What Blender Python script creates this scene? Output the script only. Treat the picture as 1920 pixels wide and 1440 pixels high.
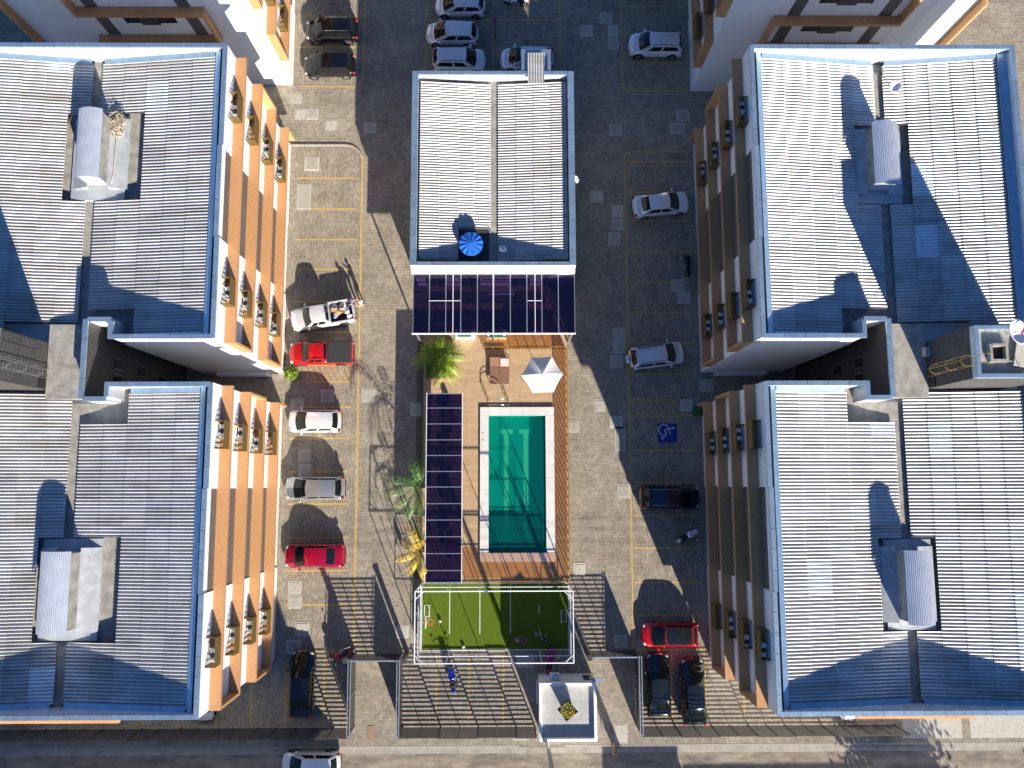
import bpy, math, random
from mathutils import Vector, Matrix
random.seed(7)
R = math.radians
scene = bpy.context.scene
for o in list(bpy.data.objects): bpy.data.objects.remove(o)
# ------------------------------------------------------------------ camera
CAM_H = 61.6
cam_d = bpy.data.cameras.new('camera'); cam = bpy.data.objects.new('camera', cam_d)
scene.collection.objects.link(cam); scene.camera = cam
cam_d.sensor_width = 36.0; cam_d.lens = 36.0 * 1510 / 1920; cam_d.clip_end = 2000; cam_d.clip_start = 1
_dn = Vector((-14 / 1510, -188 / 1510, -1)).normalized(); _Z = -_dn
_n = Vector((-36 / 1510, 12720 / 1510, -1)); _n = (_n - _Z * _n.dot(_Z)).normalized(); _X = _n.cross(_Z)
cam.matrix_world = Matrix(((_X.x, _X.y, _X.z, 0), (_n.x, _n.y, _n.z, 0), (_Z.x, _Z.y, _Z.z, CAM_H), (0, 0, 0, 1)))
# ------------------------------------------------------------------ world, sun, exposure
SUN_EL = 22.5; SUN_AZ = 158.5           # azimuth clockwise from north (+Y)
world = bpy.data.worlds.new('World'); scene.world = world; world.use_nodes = True
nt = world.node_tree; nt.nodes.clear()
sky = nt.nodes.new('ShaderNodeTexSky'); sky.sky_type = 'NISHITA'; sky.sun_disc = False
sky.sun_elevation = R(SUN_EL); sky.sun_rotation = R(SUN_AZ); sky.ozone_density = 3.0; sky.dust_density = 0.3; sky.air_density = 1.0
bg = nt.nodes.new('ShaderNodeBackground'); bg.inputs['Strength'].default_value = 0.056
ow = nt.nodes.new('ShaderNodeOutputWorld')
tint = nt.nodes.new('ShaderNodeMix'); tint.data_type = 'RGBA'; tint.blend_type = 'MULTIPLY'; tint.inputs['Factor'].default_value = 1.0; tint.inputs[7].default_value = (.46, .75, 1.14, 1)
nt.links.new(sky.outputs[0], tint.inputs[6]); nt.links.new(tint.outputs[2], bg.inputs[0]); nt.links.new(bg.outputs[0], ow.inputs[0])
sl = bpy.data.lights.new('sun', 'SUN'); sl.energy = 5.0; sl.angle = R(0.53); sl.color = (1.0, 0.90, 0.76)
sun = bpy.data.objects.new('sun', sl); scene.collection.objects.link(sun)
sdir = Vector((math.sin(R(SUN_AZ)) * math.cos(R(SUN_EL)), math.cos(R(SUN_AZ)) * math.cos(R(SUN_EL)), math.sin(R(SUN_EL))))
sun.rotation_euler = (-sdir).to_track_quat('-Z', 'Y').to_euler()
sun.location = sdir * 150
scene.view_settings.view_transform = 'Standard'; scene.view_settings.look = 'None'
scene.view_settings.exposure = 1.12; scene.view_settings.gamma = 1.0
scene.render.engine = 'CYCLES'
scene.cycles.transparent_max_bounces = 24; scene.cycles.max_bounces = 8; scene.cycles.diffuse_bounces = 3

# ------------------------------------------------------------------ materials
M = {}
def mat(name, col, rough=.7, metal=0., noise=None, bump=None, spec=.5, coat=0., rand=0., alpha=None, emit=None):
    """noise=(scale, amount, detail[, stretch]) value variation on world position; rand = per object variation"""
    m = bpy.data.materials.new(name); m.use_nodes = True; t = m.node_tree; b = t.nodes['Principled BSDF']
    b.inputs['Base Color'].default_value = (*col, 1); b.inputs['Roughness'].default_value = rough
    b.inputs['Metallic'].default_value = metal; b.inputs['Specular IOR Level'].default_value = spec
    b.inputs['Coat Weight'].default_value = coat; b.inputs['Coat Roughness'].default_value = .05
    N = t.nodes.new; L = t.links.new
    cur = None
    if noise or rand or bump:
        geo = N('ShaderNodeNewGeometry')
    if noise:
        sc, am, det = noise[:3]
        n = N('ShaderNodeTexNoise'); n.inputs['Scale'].default_value = sc; n.inputs['Detail'].default_value = det; n.inputs['Roughness'].default_value = .65
        if len(noise) > 3:
            mp = N('ShaderNodeMapping'); mp.inputs['Scale'].default_value = noise[3]; L(geo.outputs['Position'], mp.inputs[0]); L(mp.outputs[0], n.inputs['Vector'])
        else: L(geo.outputs['Position'], n.inputs['Vector'])
        mr = N('ShaderNodeMapRange'); mr.inputs['From Min'].default_value = .25; mr.inputs['From Max'].default_value = .75
        mr.inputs['To Min'].default_value = 1 - am; mr.inputs['To Max'].default_value = 1 + am; L(n.outputs[0], mr.inputs[0])
        cur = mr.outputs[0]
    if rand:
        oi = N('ShaderNodeObjectInfo'); mr2 = N('ShaderNodeMapRange'); mr2.inputs['To Min'].default_value = 1 - rand; mr2.inputs['To Max'].default_value = 1 + rand * .6
        L(oi.outputs['Random'], mr2.inputs[0])
        if cur: 
            mu = N('ShaderNodeMath'); mu.operation = 'MULTIPLY'; L(cur, mu.inputs[0]); L(mr2.outputs[0], mu.inputs[1]); cur = mu.outputs[0]
        else: cur = mr2.outputs[0]
    if cur:
        vm = N('ShaderNodeVectorMath'); vm.operation = 'SCALE'; vm.inputs[0].default_value = col; L(cur, vm.inputs['Scale']); L(vm.outputs[0], b.inputs['Base Color'])
    if bump:
        n2 = N('ShaderNodeTexNoise'); n2.inputs['Scale'].default_value = bump[0]; n2.inputs['Detail'].default_value = 5; L(geo.outputs['Position'], n2.inputs['Vector'])
        bp = N('ShaderNodeBump'); bp.inputs['Strength'].default_value = bump[1]; bp.inputs['Distance'].default_value = bump[2]; L(n2.outputs[0], bp.inputs['Height']); L(bp.outputs[0], b.inputs['Normal'])
    M[name] = m
    return m
def nodes(m): return m.node_tree.nodes, m.node_tree.links, m.node_tree.nodes['Principled BSDF']
def ramp(N, stops):
    r = N.new('ShaderNodeValToRGB'); e = r.color_ramp.elements
    while len(e) > 1: e.remove(e[-1])
    e[0].position = stops[0][0]; e[0].color = (*stops[0][1], 1)
    for p, c in stops[1:]:
        k = e.new(p); k.color = (*c, 1)
    return r
def brick(name, c1, c2, cm, bw, bh, mort, rough=.8, rot=0, stain=(.35, .3), spec=.3, plane='xy', bumpd=.004):
    m = mat(name, c1, rough, spec=spec); N, L, b = nodes(m)
    geo = N.new('ShaderNodeNewGeometry'); src = geo.outputs['Position']
    if plane == 'xy':
        mp = N.new('ShaderNodeMapping'); mp.inputs['Rotation'].default_value = (0, 0, rot); L.new(src, mp.inputs[0])
    else:
        sp = N.new('ShaderNodeSeparateXYZ'); L.new(src, sp.inputs[0]); ad = N.new('ShaderNodeMath'); L.new(sp.outputs[0], ad.inputs[0]); L.new(sp.outputs[1], ad.inputs[1])
        mp = N.new('ShaderNodeCombineXYZ'); L.new(ad.outputs[0], mp.inputs[0]); L.new(sp.outputs[2], mp.inputs[1])
    bt = N.new('ShaderNodeTexBrick'); bt.inputs['Scale'].default_value = 1; bt.inputs['Brick Width'].default_value = bw; bt.inputs['Row Height'].default_value = bh
    bt.inputs['Mortar Size'].default_value = mort; bt.inputs['Color1'].default_value = (*c1, 1); bt.inputs['Color2'].default_value = (*c2, 1); bt.inputs['Mortar'].default_value = (*cm, 1)
    L.new(mp.outputs[0], bt.inputs['Vector'])
    n = N.new('ShaderNodeTexNoise'); n.inputs['Scale'].default_value = stain[0]; n.inputs['Detail'].default_value = 7; n.inputs['Roughness'].default_value = .7; L.new(src, n.inputs['Vector'])
    mr = N.new('ShaderNodeMapRange'); mr.inputs['From Min'].default_value = .3; mr.inputs['From Max'].default_value = .7; mr.inputs['To Min'].default_value = 1 - stain[1]; mr.inputs['To Max'].default_value = 1 + stain[1] * .6
    L.new(n.outputs[0], mr.inputs[0])
    nb = N.new('ShaderNodeTexNoise'); nb.inputs['Scale'].default_value = stain[0] * 5; nb.inputs['Detail'].default_value = 6; nb.inputs['Roughness'].default_value = .75; L.new(src, nb.inputs['Vector'])
    mb_ = N.new('ShaderNodeMapRange'); mb_.inputs['From Min'].default_value = .32; mb_.inputs['From Max'].default_value = .55; mb_.inputs['To Min'].default_value = 1 - stain[1] * 1.1; mb_.inputs['To Max'].default_value = 1.03; L.new(nb.outputs[0], mb_.inputs[0])
    mm = N.new('ShaderNodeMath'); mm.operation = 'MULTIPLY'; L.new(mr.outputs[0], mm.inputs[0]); L.new(mb_.outputs[0], mm.inputs[1])
    vm = N.new('ShaderNodeVectorMath'); vm.operation = 'SCALE'; L.new(bt.outputs['Color'], vm.inputs[0]); L.new(mm.outputs[0], vm.inputs['Scale']); L.new(vm.outputs[0], b.inputs['Base Color'])
    bp = N.new('ShaderNodeBump'); bp.inputs['Strength'].default_value = .6; bp.inputs['Distance'].default_value = bumpd; bp.invert = True; L.new(bt.outputs['Fac'], bp.inputs['Height']); L.new(bp.outputs[0], b.inputs['Normal'])
    return m
def glassy(name, tint, gloss=.04, rough=.05, body=None, bodyfac=0.):
    """thin sheet: tinted transparency plus fresnel gloss (plus a little diffuse body)"""
    m = bpy.data.materials.new(name); m.use_nodes = True; N = m.node_tree.nodes; L = m.node_tree.links; N.clear()
    tr = N.new('ShaderNodeBsdfTransparent'); tr.inputs[0].default_value = (*tint, 1)
    gl = N.new('ShaderNodeBsdfGlossy'); gl.inputs['Roughness'].default_value = rough
    lw = N.new('ShaderNodeLayerWeight'); lw.inputs[0].default_value = .5
    pw = N.new('ShaderNodeMath'); pw.operation = 'POWER'; pw.inputs[1].default_value = 4; L.new(lw.outputs['Facing'], pw.inputs[0])
    mr = N.new('ShaderNodeMapRange'); mr.inputs['To Min'].default_value = gloss; mr.inputs['To Max'].default_value = .5; L.new(pw.outputs[0], mr.inputs[0])
    mx = N.new('ShaderNodeMixShader'); L.new(mr.outputs[0], mx.inputs[0]); 
    cur = tr.outputs[0]
    if body:
        df = N.new('ShaderNodeBsdfDiffuse'); df.inputs[0].default_value = (*body, 1); m0 = N.new('ShaderNodeMixShader'); m0.inputs[0].default_value = bodyfac
        L.new(cur, m0.inputs[1]); L.new(df.outputs[0], m0.inputs[2]); cur = m0.outputs[0]
    L.new(cur, mx.inputs[1]); L.new(gl.outputs[0], mx.inputs[2])
    o = N.new('ShaderNodeOutputMaterial'); L.new(mx.outputs[0], o.inputs[0]); M[name] = m
    return m
brick('paver', (.42, .37, .295), (.32, .28, .22), (.13, .117, .093), .25, .125, .012, rough=.85, stain=(.5, .30))
brick('paver_bay', (.45, .395, .31), (.33, .285, .222), (.12, .103, .083), .24, .12, .013, rough=.85, rot=R(90), stain=(.9, .33))
mat('soil', (.16, .13, .09), .95, noise=(3, .3, 6))
mat('street', (.23, .20, .165), .95, noise=(1.1, .45, 9), bump=(14, .6, .03))
mat('skirt_coat', (.40, .43, .45), .6, metal=.2, noise=(1.4, .3, 8))
mat('gutter_concrete', (.33, .31, .27), .9, noise=(1.3, .3, 8))
mat('concrete_cover', (.46, .44, .38), .9, noise=(4, .22, 6), rand=.18)
mat('concrete_lid', (.42, .40, .34), .9, noise=(5, .2, 6), rand=.2)
mat('kerb', (.34, .32, .28), .9, noise=(6, .25, 5))
mat('dark', (.012, .012, .013), .6)
mat('white_wall', (.80, .80, .79), .75, noise=(.8, .05, 5, (1, 1, .25)))
brick('dark_tile', (.07, .067, .065), (.06, .058, .056), (.12, .117, .113), .28, .28, .015, rough=.55, stain=(.6, .2), plane='yz')
mat('recess_tile', (.115, .10, .092), .6, noise=(1.2, .18, 5))
mat('ochre', (.51, .272, .124), .55, noise=(5.5, .16, 7, (1, 1, 1)), spec=.3)
mat('ac_box', (.135, .088, .022), .5, noise=(3, .1, 4))
mat('aluminium_wrap', (.42, .58, .72), .38, metal=.72, noise=(2.2, .2, 7), bump=(5, .5, .02), rand=.12)
mat('wrap_inner', (.52, .56, .60), .5, metal=.3, noise=(1.6, .22, 8), bump=(4, .5, .03))
mat('gutter_slab', (.30, .29, .265), .85, noise=(1.6, .5, 9), bump=(9, .4, .02))
mat('metal_cap', (.72, .75, .80), .38, metal=.6, noise=(1.5, .12, 6))
mat('roof_sheet', (.58, .58, .575), .5, metal=.36, noise=(.55, .18, 8), rand=.12, spec=.4)
def roof_dirt():
    N, L, b = nodes(M['roof_sheet']); src = b.inputs['Base Color'].links[0].from_socket
    geo = N.new('ShaderNodeNewGeometry'); mp = N.new('ShaderNodeMapping'); mp.inputs['Scale'].default_value = (.12, 1.6, 1); L.new(geo.outputs['Position'], mp.inputs[0])
    n = N.new('ShaderNodeTexNoise'); n.inputs['Scale'].default_value = 1.0; n.inputs['Detail'].default_value = 8; n.inputs['Roughness'].default_value = .7; L.new(mp.outputs[0], n.inputs['Vector'])
    r = ramp(N, [(.30, (.62, .58, .52)), (.48, (.93, .92, .90)), (.7, (1.08, 1.08, 1.1))]); L.new(n.outputs[0], r.inputs[0])
    m = N.new('ShaderNodeVectorMath'); m.operation = 'MULTIPLY'; L.new(src, m.inputs[0]); L.new(r.outputs[0], m.inputs[1]); L.new(m.outputs[0], b.inputs['Base Color'])
mat('roof_sheet_clear', (.70, .74, .78), .5, metal=.4, noise=(.7, .12, 6), spec=.3)
mat('white_metal', (.75, .77, .80), .4)
mat('gatehouse_roof', (.42, .42, .41), .85, noise=(1.5, .2, 8))
mat('rail_metal', (.45, .52, .60), .35, metal=.6)
mat('grey_metal', (.22, .23, .24), .45, metal=.4)
mat('slat', (.055, .05, .046), .5, noise=(2, .15, 4))
mat('gold_metal', (.50, .33, .10), .4, metal=.5)
brick('deck', (.53, .385, .235), (.46, .325, .195), (.28, .19, .11), 1.2, .2, .006, rough=.5, stain=(1.2, .14), bumpd=.002)
mat('marble', (.70, .69, .66), .3, noise=(2.2, .12, 9), rand=.05)
mat('pool_tile', (.015, .33, .27), .4, noise=(1.0, .06, 4))
mat('pool_lane', (.75, .68, .42), .4)
glassy('water', (.25, .92, .84), rough=.02, body=(.002, .20, .17), bodyfac=.30)
glassy('bronze_glass', (.80, .62, .40), rough=.05)
glassy('poly', (.215, .165, .30), rough=.12, body=(.012, .016, .075), bodyfac=.2)
mat('turf', (.098, .148, .014), .95, noise=(9, .22, 7), bump=(60, .8, .03), spec=.1)
mat('line_white', (.62, .64, .58), .8, noise=(8, .3, 5))
mat('hedge', (.10, .19, .02), .7, noise=(6, .3, 5))
mat('palm_green', (.19, .29, .015), .5, noise=(4, .3, 4), rand=.1)
mat('palm_dark', (.075, .18, .035), .45, noise=(4, .3, 4))
mat('palm_yellow', (.62, .42, .015), .5, noise=(3, .35, 4))
mat('leaf_yellow', (.70, .50, .03), .6)
mat('planter_green', (.012, .035, .03), .5)
mat('trunk', (.17, .12, .07), .9, noise=(10, .3, 4))
mat('blue_plastic', (.02, .13, .52), .35)
mat('blue_plastic_dark', (.01, .05, .28), .4)
mat('car_glass', (.008, .011, .012), .04, spec=.45)
mat('tyre', (.012, .012, .012), .85)
mat('rim', (.30, .31, .32), .35, metal=.8)
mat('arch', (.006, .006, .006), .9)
mat('tail', (.32, .008, .012), .2, coat=.5)
mat('head', (.55, .58, .60), .12, coat=1)
mat('plastic_black', (.02, .02, .021), .55)
mat('chrome', (.8, .8, .82), .15, metal=1)
for n, c, me in (('paint_white', (.82, .82, .82), .25), ('paint_pearl', (.76, .77, .78), .25), ('paint_black', (.006, .006, .008), .2), ('paint_silver', (.50, .52, .53), .65),
                 ('paint_red', (.52, .006, .010), .1), ('paint_crimson', (.40, .004, .035), .25), ('paint_navy', (.006, .012, .035), .3), ('paint_graphite', (.02, .028, .032), .5), ('paint_blue', (.005, .02, .40), .2)):
    mat(n, c, .16, metal=me, coat=1.0)
mat('brown_fabric', (.22, .115, .075), .8, noise=(8, .1, 4))
mat('pink_cloth', (.62, .42, .40), .85)
mat('umbrella_white', (.82, .82, .83), .8)
mat('cardboard', (.40, .27, .15), .85, noise=(6, .15, 4))
mat('bag_white', (.72, .74, .78), .45)
mat('bag_blue', (.10, .22, .55), .45)
mat('skin', (.42, .23, .15), .6)
mat('hair', (.015, .011, .009), .6)
for n, c in (('cloth_blue', (.03, .16, .55)), ('cloth_white', (.75, .75, .75)), ('cloth_purple', (.14, .04, .30)), ('cloth_teal', (.02, .38, .42)), ('cloth_navy', (.02, .05, .16)), ('cloth_green', (.02, .20, .12)), ('cloth_dark', (.03, .03, .035)), ('cloth_red', (.45, .03, .05)), ('magenta', (.45, .01, .16)), ('orange', (.75, .14, .02)), ('lime', (.45, .62, .12))):
    mat(n, c, .85)
mat('rope', (.55, .45, .33), .9)
mat('red_kerb', (.42, .07, .05), .85, noise=(6, .3, 4))
mat('rust_plate', (.30, .20, .13), .85, noise=(6, .25, 4))
mat('blue_paint', (.006, .035, .26), .8, noise=(7, .3, 6))
mat('sign_white', (.62, .66, .66), .8)
mat('neighbour_wall', (.55, .52, .47), .85)
mat('neighbour_roof', (.34, .16, .09), .85)
def worn_paint(name, col, under):
    m = mat(name, col, .8, spec=.3); N, L, b = nodes(m)
    geo = N.new('ShaderNodeNewGeometry'); n = N.new('ShaderNodeTexNoise'); n.inputs['Scale'].default_value = 7; n.inputs['Detail'].default_value = 8; n.inputs['Roughness'].default_value = .75
    L.new(geo.outputs['Position'], n.inputs['Vector'])
    r = ramp(N, [(.36, under), (.52, col), (1, tuple(c * 1.1 for c in col))]); L.new(n.outputs[0], r.inputs[0]); L.new(r.outputs[0], b.inputs['Base Color'])
worn_paint('yellow_line', (.56, .37, .08), (.33, .29, .22))
roof_dirt()
# clear the streaky edge of the street: mixed sand and asphalt
def street_mat():
    N, L, b = nodes(M['street']); geo = N.new('ShaderNodeNewGeometry')
    n = N.new('ShaderNodeTexNoise'); n.inputs['Scale'].default_value = .9; n.inputs['Detail'].default_value = 9; n.inputs['Roughness'].default_value = .72
    mp = N.new('ShaderNodeMapping'); mp.inputs['Scale'].default_value = (.55, 1.3, 1); L.new(geo.outputs['Position'], mp.inputs[0]); L.new(mp.outputs[0], n.inputs['Vector'])
    r = ramp(N, [(.33, (.115, .105, .09)), (.48, (.22, .19, .15)), (.62, (.33, .285, .22)), (.8, (.40, .36, .30))]); L.new(n.outputs[0], r.inputs[0]); L.new(r.outputs[0], b.inputs['Base Color'])
street_mat()

# ------------------------------------------------------------------ mesh and object helpers
class MB:
    def __init__(s): s.v = []; s.f = []
    def add(s, vs, fs):
        k = len(s.v); s.v += [tuple(v) for v in vs]; s.f += [tuple(i + k for i in f) for f in fs]; return s
    def box(s, x0, y0, z0, x1, y1, z1):
        x0, x1 = min(x0, x1), max(x0, x1); y0, y1 = min(y0, y1), max(y0, y1)
        return s.add([(x0, y0, z0), (x1, y0, z0), (x1, y1, z0), (x0, y1, z0), (x0, y0, z1), (x1, y0, z1), (x1, y1, z1), (x0, y1, z1)],
                     [(0, 3, 2, 1), (4, 5, 6, 7), (0, 1, 5, 4), (1, 2, 6, 5), (2, 3, 7, 6), (3, 0, 4, 7)])
    def hexa(s, b, t):
        return s.add(list(b) + list(t), [(0, 3, 2, 1), (4, 5, 6, 7), (0, 1, 5, 4), (1, 2, 6, 5), (2, 3, 7, 6), (3, 0, 4, 7)])
    def cbox(s, c, d, rz=0., rx=0.):
        m = Matrix.Rotation(rz, 3, 'Z') @ Matrix.Rotation(rx, 3, 'X'); hx, hy, hz = d[0] / 2, d[1] / 2, d[2] / 2
        vs = [Vector(c) + m @ Vector(p) for p in ((-hx, -hy, -hz), (hx, -hy, -hz), (hx, hy, -hz), (-hx, hy, -hz), (-hx, -hy, hz), (hx, -hy, hz), (hx, hy, hz), (-hx, hy, hz))]
        return s.add(vs, [(0, 3, 2, 1), (4, 5, 6, 7), (0, 1, 5, 4), (1, 2, 6, 5), (2, 3, 7, 6), (3, 0, 4, 7)])
    def prism(s, pts, z0, z1):
        n = len(pts)
        return s.add([(x, y, z0) for x, y in pts] + [(x, y, z1) for x, y in pts], [tuple(range(n - 1, -1, -1)), tuple(range(n, 2 * n))] + [(i, (i + 1) % n, n + (i + 1) % n, n + i) for i in range(n)])
    def cyl(s, p0, p1, r0, r1=None, n=12):
        r1 = r0 if r1 is None else r1; p0 = Vector(p0); p1 = Vector(p1); d = (p1 - p0).normalized()
        a = d.cross(Vector((0, 0, 1)) if abs(d.z) < .9 else Vector((1, 0, 0))).normalized(); b = d.cross(a)
        vs = [];
        for p, r in ((p0, r0), (p1, r1)):
            for i in range(n):
                t = 2 * math.pi * i / n; vs.append(p + a * (r * math.cos(t)) + b * (r * math.sin(t)))
        return s.add(vs, [tuple(range(n)), tuple(range(2 * n - 1, n - 1, -1))] + [(i, n + i, n + (i + 1) % n, (i + 1) % n) for i in range(n)])
    def tube(s, pts, r, n=6):
        pts = [Vector(p) for p in pts]; rings = []; prev = None
        for i, p in enumerate(pts):
            d = (pts[min(i + 1, len(pts) - 1)] - pts[max(i - 1, 0)]).normalized()
            if prev is None: a = d.cross(Vector((0, 0, 1)) if abs(d.z) < .9 else Vector((1, 0, 0))).normalized()
            else: a = (prev - d * prev.dot(d)).normalized()
            prev = a; b = d.cross(a); rr = r[i] if isinstance(r, (list, tuple)) else r
            rings.append([p + a * (rr * math.cos(2 * math.pi * k / n)) + b * (rr * math.sin(2 * math.pi * k / n)) for k in range(n)])
        vs = [v for rg in rings for v in rg]; fs = []
        for i in range(len(rings) - 1):
            for k in range(n): fs.append((i * n + k, i * n + (k + 1) % n, (i + 1) * n + (k + 1) % n, (i + 1) * n + k))
        fs.append(tuple(range(n - 1, -1, -1))); fs.append(tuple((len(rings) - 1) * n + k for k in range(n)))
        return s.add(vs, fs)
    def sphere(s, c, r, n=12, m=8, sz=1., zmin=-1.):
        vs = []; fs = []
        for j in range(m + 1):
            t = math.pi * j / m
            for i in range(n):
                q = 2 * math.pi * i / n; vs.append((c[0] + r * math.sin(t) * math.cos(q), c[1] + r * math.sin(t) * math.sin(q), c[2] + r * sz * max(zmin, math.cos(t))))
        for j in range(m):
            for i in range(n): fs.append((j * n + i, (j + 1) * n + i, (j + 1) * n + (i + 1) % n, j * n + (i + 1) % n))
        return s.add(vs, fs)
    def grid(s, fn, nu, nv, close_u=False):
        vs = [fn(i / nu, j / nv) for j in range(nv + 1) for i in range(nu + 1)]; w = nu + 1
        return s.add(vs, [(j * w + i, j * w + i + 1, (j + 1) * w + i + 1, (j + 1) * w + i) for j in range(nv) for i in range(nu)])
    def rect_hole(s, x0, y0, x1, y1, hx0, hy0, hx1, hy1, z0, z1):
        s.box(x0, y0, z0, hx0, y1, z1); s.box(hx1, y0, z0, x1, y1, z1); s.box(hx0, y0, z0, hx1, hy0, z1); return s.box(hx0, hy1, z0, hx1, y1, z1)
    def mesh(s, name, m, smooth=False, org=(0, 0, 0)):
        me = bpy.data.meshes.new(name); me.from_pydata([(v[0] - org[0], v[1] - org[1], v[2] - org[2]) for v in s.v], [], s.f); me.update()
        if m: me.materials.append(M[m])
        if smooth: me.polygons.foreach_set('use_smooth', [True] * len(me.polygons))
        return me
    def out(s, name, m, parent=None, smooth=False, bevel=0., org=None):
        """org given (top-level): object origin there. With parent: verts are world coords shifted by the parent's stored origin."""
        og = ORG.get(parent.name, (0, 0, 0)) if parent else (org or (0, 0, 0))
        o = bpy.data.objects.new(name, s.mesh(name, m, smooth, og)); scene.collection.objects.link(o)
        if parent: o.parent = parent; ORG[o.name] = og
        else: o.location = og; ORG[o.name] = og
        if bevel:
            bv = o.modifiers.new('bevel', 'BEVEL'); bv.width = bevel; bv.segments = 2; bv.limit_method = 'ANGLE'
        return o
ORG = {}
def thing(name, label, cat, loc=(0, 0, 0), rz=0., group=None, local=False):
    o = bpy.data.objects.new(name, None); scene.collection.objects.link(o); o.location = loc; o.rotation_euler = (0, 0, rz); o.empty_display_size = .3
    o['label'] = label; o['category'] = cat
    if group: o['group'] = group
    ORG[o.name] = (0, 0, 0) if (local or rz) else tuple(loc)
    return o
def tag(o, label, cat, group=None):
    o['label'] = label; o['category'] = cat
    if group: o['group'] = group
    return o
def struct(o, kind='structure'): o['kind'] = kind; return o
def inst(name, me, parent, loc, rot=(0, 0, 0), scale=(1, 1, 1)):
    """child sharing mesh data; loc in world coords"""
    o = bpy.data.objects.new(name, me); scene.collection.objects.link(o); og = ORG.get(parent.name, (0, 0, 0))
    o.parent = parent; o.location = (loc[0] - og[0], loc[1] - og[1], loc[2] - og[2]); o.rotation_euler = rot; o.scale = scale
    return o
def copy_tree(o, parent=None):
    c = o.copy(); scene.collection.objects.link(c); c.parent = parent; ORG[c.name] = ORG.get(o.name, (0, 0, 0))
    for ch in list(o.children): copy_tree(ch, c)
    return c
def P2(u, v): return u, v
# ------------------------------------------------------------------ ground, street, paving
PX0, PX1, PY0, PY1 = -1.2, 3.13, -5.1, 5.2            # pool opening
HX0, HX1, HY0, HY1 = PX0 - .15, PX1 + .15, PY0 - .15, PY1 + .15
struct(MB().rect_hole(-300, -300, 300, 300, HX0, HY0, HX1, HY1, -.5, -.14).out('ground', 'soil'))
struct(MB().box(-300, -33, -.139, 300, -19.5, -.10).out('street', 'street'))
struct(MB().box(-300, -19.5, -.139, 300, -19.05, -.085).out('street_gutter', 'gutter_concrete'))
paving = struct(MB().rect_hole(-60, -19.0, 60, 80, HX0, HY0, HX1, HY1, -.139, 0).out('paving', 'paver'))
struct(MB().box(-16.98, -12.4, .0005, -11.1, 26.75, .004).out('parking_bay_paving', 'paver_bay'))
struct(MB().box(9.72, -17.4, .0005, 15.1, 26.4, .004).out('parking_bay_paving', 'paver_bay'))
struct(MB().box(-16.98, 32.0, .0005, -11.4, 70, .004).out('parking_bay_paving', 'paver_bay'))
struct(MB().box(-35, -17.35, .0005, -17.2, -12.95, .004).out('parking_bay_paving', 'paver_bay'))
kb = MB().box(-60, -19.05, -.13, 1.0, -18.9, .006).box(4.4, -19.05, -.13, 60, -18.9, .006)
struct(kb.out('sidewalk_kerb', 'kerb'))
def line(x0, y0, x1, y1, wd=.11, m='yellow_line', nm='parking_line', z=.0085):
    a = Vector((x0, y0)); b = Vector((x1, y1)); n = (b - a).normalized(); q = Vector((-n.y, n.x)) * wd / 2
    MB().prism([tuple(a - q), tuple(b - q), tuple(b + q), tuple(a + q)], z - .003, z).out(nm, m, paving)
for y in (24.17, 21.63, 19.13, 16.74, 14.18, 11.74, 3.51, 1.0, -1.44, -3.94, -6.37, -8.86, -12.24): line(-16.4, y, -11.75, y)
line(-16.3, 5.92, -11.75, 5.92)
line(-11.25, 26.0, -11.2, -12.2, .13)
for y in (37.93, 35.25): line(-16.6, y, -11.6, y)
line(-11.35, 32.6, -11.35, 62, .10); line(-16.5, 31.85, -12.1, 31.85)
for k in range(5): line(-12.1 + .75 * math.sin(R(18 * k)), 32.6 - .75 * math.cos(R(18 * k)), -12.1 + .75 * math.sin(R(18 * k + 18)), 32.6 - .75 * math.cos(R(18 * k + 18)), .10)
for y in (38.85, 36.29, 33.94, 25.57, 23.05, 20.68, 18.18, 15.68, 13.27, 10.86, 8.42, 2.53, .09, -2.38, -4.8, -7.33, -9.74, -12.2): line(9.75, y, 14.75, y)
line(9.6, 33, 9.6, 60, .11); line(9.62, 25.6, 9.55, -12.2, .12)
for k in range(5): line(10.4 - .8 * math.cos(R(18 * k)), 32.3 - .8 * math.sin(R(18 * k)), 10.4 - .8 * math.cos(R(18 * k + 18)), 32.3 - .8 * math.sin(R(18 * k + 18)), .11)
line(9.6, 32.3, 9.6, 33, .11); line(10.4, 31.5, 14.8, 31.5)
line(10.3, 26.4, 14.8, 26.4)
for k in range(5): line(10.3 - .7 * math.sin(R(18 * k)), 25.7 + .7 * math.cos(R(18 * k)), 10.3 - .7 * math.sin(R(18 * k + 18)), 25.7 + .7 * math.cos(R(18 * k + 18)), .11)
for y in (37.64, 35.19): line(-6.25, y, 4.6, y, .10)
for x in (-6.32, -.85, 4.59): line(x, 30.5, x, 60, .09)
for x in (-26.4, -23.83, -21.11, -18.59, -16.06): line(x, -17.3, x, -12.6)
line(-13.3, -17.3, -13.3, -12.6)
for x in (-5.04, -2.65, -.14): line(x, -17.2, x, -12.5)
for x in (12.31, 14.8, 17.6, 20.4, 23.2): line(x, -17.2, x, -12.3)
# hatched strips
line(9.7, 6.41, 14.3, 6.41); line(9.7, 5.17, 14.95, 5.17)
for k in range(10): line(9.75 + .47 * k, 6.36, 10.43 + .47 * k, 5.22, .08)
line(-16.2, 9.14, -11.9, 9.14); line(-16.2, 7.86, -11.9, 7.86)
for k in range(8): line(-15.5 + .46 * k, 9.09, -14.9 + .46 * k, 7.91, .08)
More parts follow.
